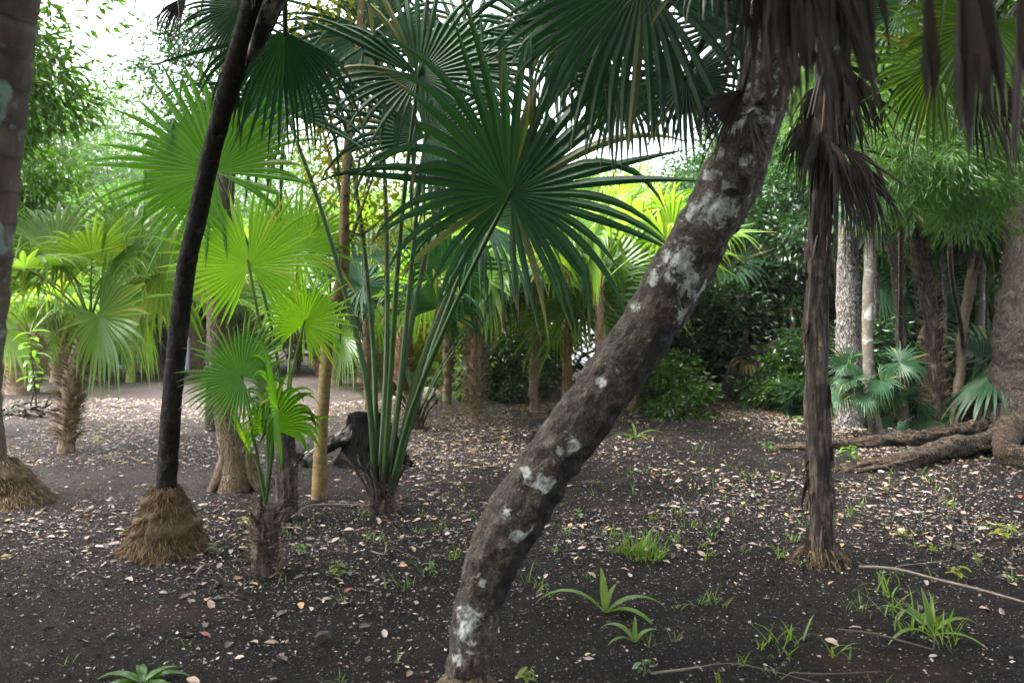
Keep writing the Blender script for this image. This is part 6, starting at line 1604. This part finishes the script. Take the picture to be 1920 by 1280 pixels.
# shapes shared by the single leaves
def one_leaf(seed):
    rng = np.random.default_rng(seed); n = 7; rows = []
    for s in range(n):
        t = s / (n - 1); w = 0.25 * math.sin(math.pi * (0.04 + 0.94 * t)) ** 0.75
        z = 0.10 * math.sin(t * 2.6 + rng.normal(0, .3)) + 0.05; curl = 0.10 + 0.12 * rng.random()
        rows += [(t - .5, -w, z + curl * w * 2), (t - .5, 0, z - 0.02), (t - .5, w, z + curl * w * 2 * rng.random())]
    V = np.array(rows); b = np.arange(n - 1)[:, None] * 3
    return mk_mesh('fallen_leaf', V, [np.concatenate([b + np.array([[0, 1, 4, 3]]), b + np.array([[1, 2, 5, 4]])])], M['litter_obj'], True)
lm = [one_leaf(980 + q) for q in range(6)]
for k in np.where(pick)[0]:
    o = bpy.data.objects.new('fallen_leaf', lm[k % 6]); COL.objects.link(o)
    o.location = (lx[k], dd[k], lz[k] + 0.004); o.scale = (lsz[k] * 1.25,) * 3
    o.rotation_euler = (lr.normal(0, .22), lr.normal(0, .22), lr.random() * 6.28)
    c = np.array(PAL[ci[k]][0]) * (0.7 + 0.6 * lr.random()); o.color = (*c, 1)
    tag(o, f'small {PAL[ci[k]][2]} fallen leaf lying on the dark foreground soil', 'fallen leaf', f'{PAL[ci[k]][2]} fallen leaves in the foreground')
r_ = ~pick
n = int(r_.sum())
az = lr.random(n) * 6.283
D = np.stack([np.cos(az), np.sin(az), lr.normal(0, .18, n)], 1); N = unit(UP + lr.normal(0, .28, (n, 3)))
cols = np.array([PAL[q][0] for q in ci[r_]]) * (0.6 + 0.8 * lr.random((n, 1)))
pcs = [leaves(np.stack([lx[r_], dd[r_], lz[r_] + 0.008 + 0.008 * lr.random(n)], 1), D, N, lsz[r_] * 1.35, lsz[r_] * 0.62, lr.random(n), cols, fold=-0.12, curl=-0.05)]
# crumbs of broken leaf and bark
n = 150000
d2 = np.concatenate([2.6 + 9 * np.sqrt(lr.random(90000)), 2.6 + 4.2 * np.sqrt(lr.random(60000))]); x2 = (lr.random(n) * 2 - 1) * d2 * 0.72
ds = fbm2(x2 + 60, d2 + 60, np.random.default_rng(971), 1.6, 4)
kp = lr.random(n) < np.clip(0.6 + 0.8 * ds, 0.15, 1); x2, d2 = x2[kp], d2[kp]; n = len(x2)
az = lr.random(n) * 6.283; D = np.stack([np.cos(az), np.sin(az), lr.normal(0, .25, n)], 1); N = unit(UP + lr.normal(0, .45, (n, 3)))
s2 = 0.006 + 0.024 * lr.random(n) ** 2.5
cb = np.array([(0.26, 0.22, 0.20), (0.10, 0.075, 0.06), (0.03, 0.024, 0.021), (0.40, 0.36, 0.34), (0.012, 0.010, 0.009), (0.02, 0.016, 0.014)])[lr.integers(0, 6, n)] * (0.6 + .7 * lr.random((n, 1)))
pcs.append(leaves(np.stack([x2, d2, ground_z(x2, d2) + 0.004], 1), D, N, s2, s2 * (0.3 + .5 * lr.random(n)), lr.random(n), cb))
V, f, at, uv = join(pcs)
tag(part('leaf_litter', mk_mesh('leaf_litter', V, f, M['litter'], False, at), None), 'countless pale fallen leaves and crumbs strewn over the dark soil', 'leaf litter', kind='stuff')

# ------------------------------------------------------------------ rain-damp air
mh, nth, outh = mat_new('damp_air')
vol = nd(nth, 'ShaderNodeVolumePrincipled')
vol.inputs['Color'].default_value = (0.93, 0.97, 0.96, 1)
vol.inputs['Density'].default_value = 0.0006
vol.inputs['Anisotropy'].default_value = 0.35
nth.links.new(vol.outputs[0], outh.inputs['Volume'])
hx, y0, y1, z0, z1 = 440, -440, 440, -1.2, 14.5
Vh = [(x, y, z) for z in (z0, z1) for y in (y0, y1) for x in (-hx, hx)]
fh = np.array([(0, 2, 3, 1), (4, 5, 7, 6), (0, 1, 5, 4), (2, 6, 7, 3), (0, 4, 6, 2), (1, 3, 7, 5)])
tag(part('haze', mk_mesh('haze', Vh, [fh], mh, False), None), 'thin rain mist hanging in the whole grove', 'haze', kind='stuff')
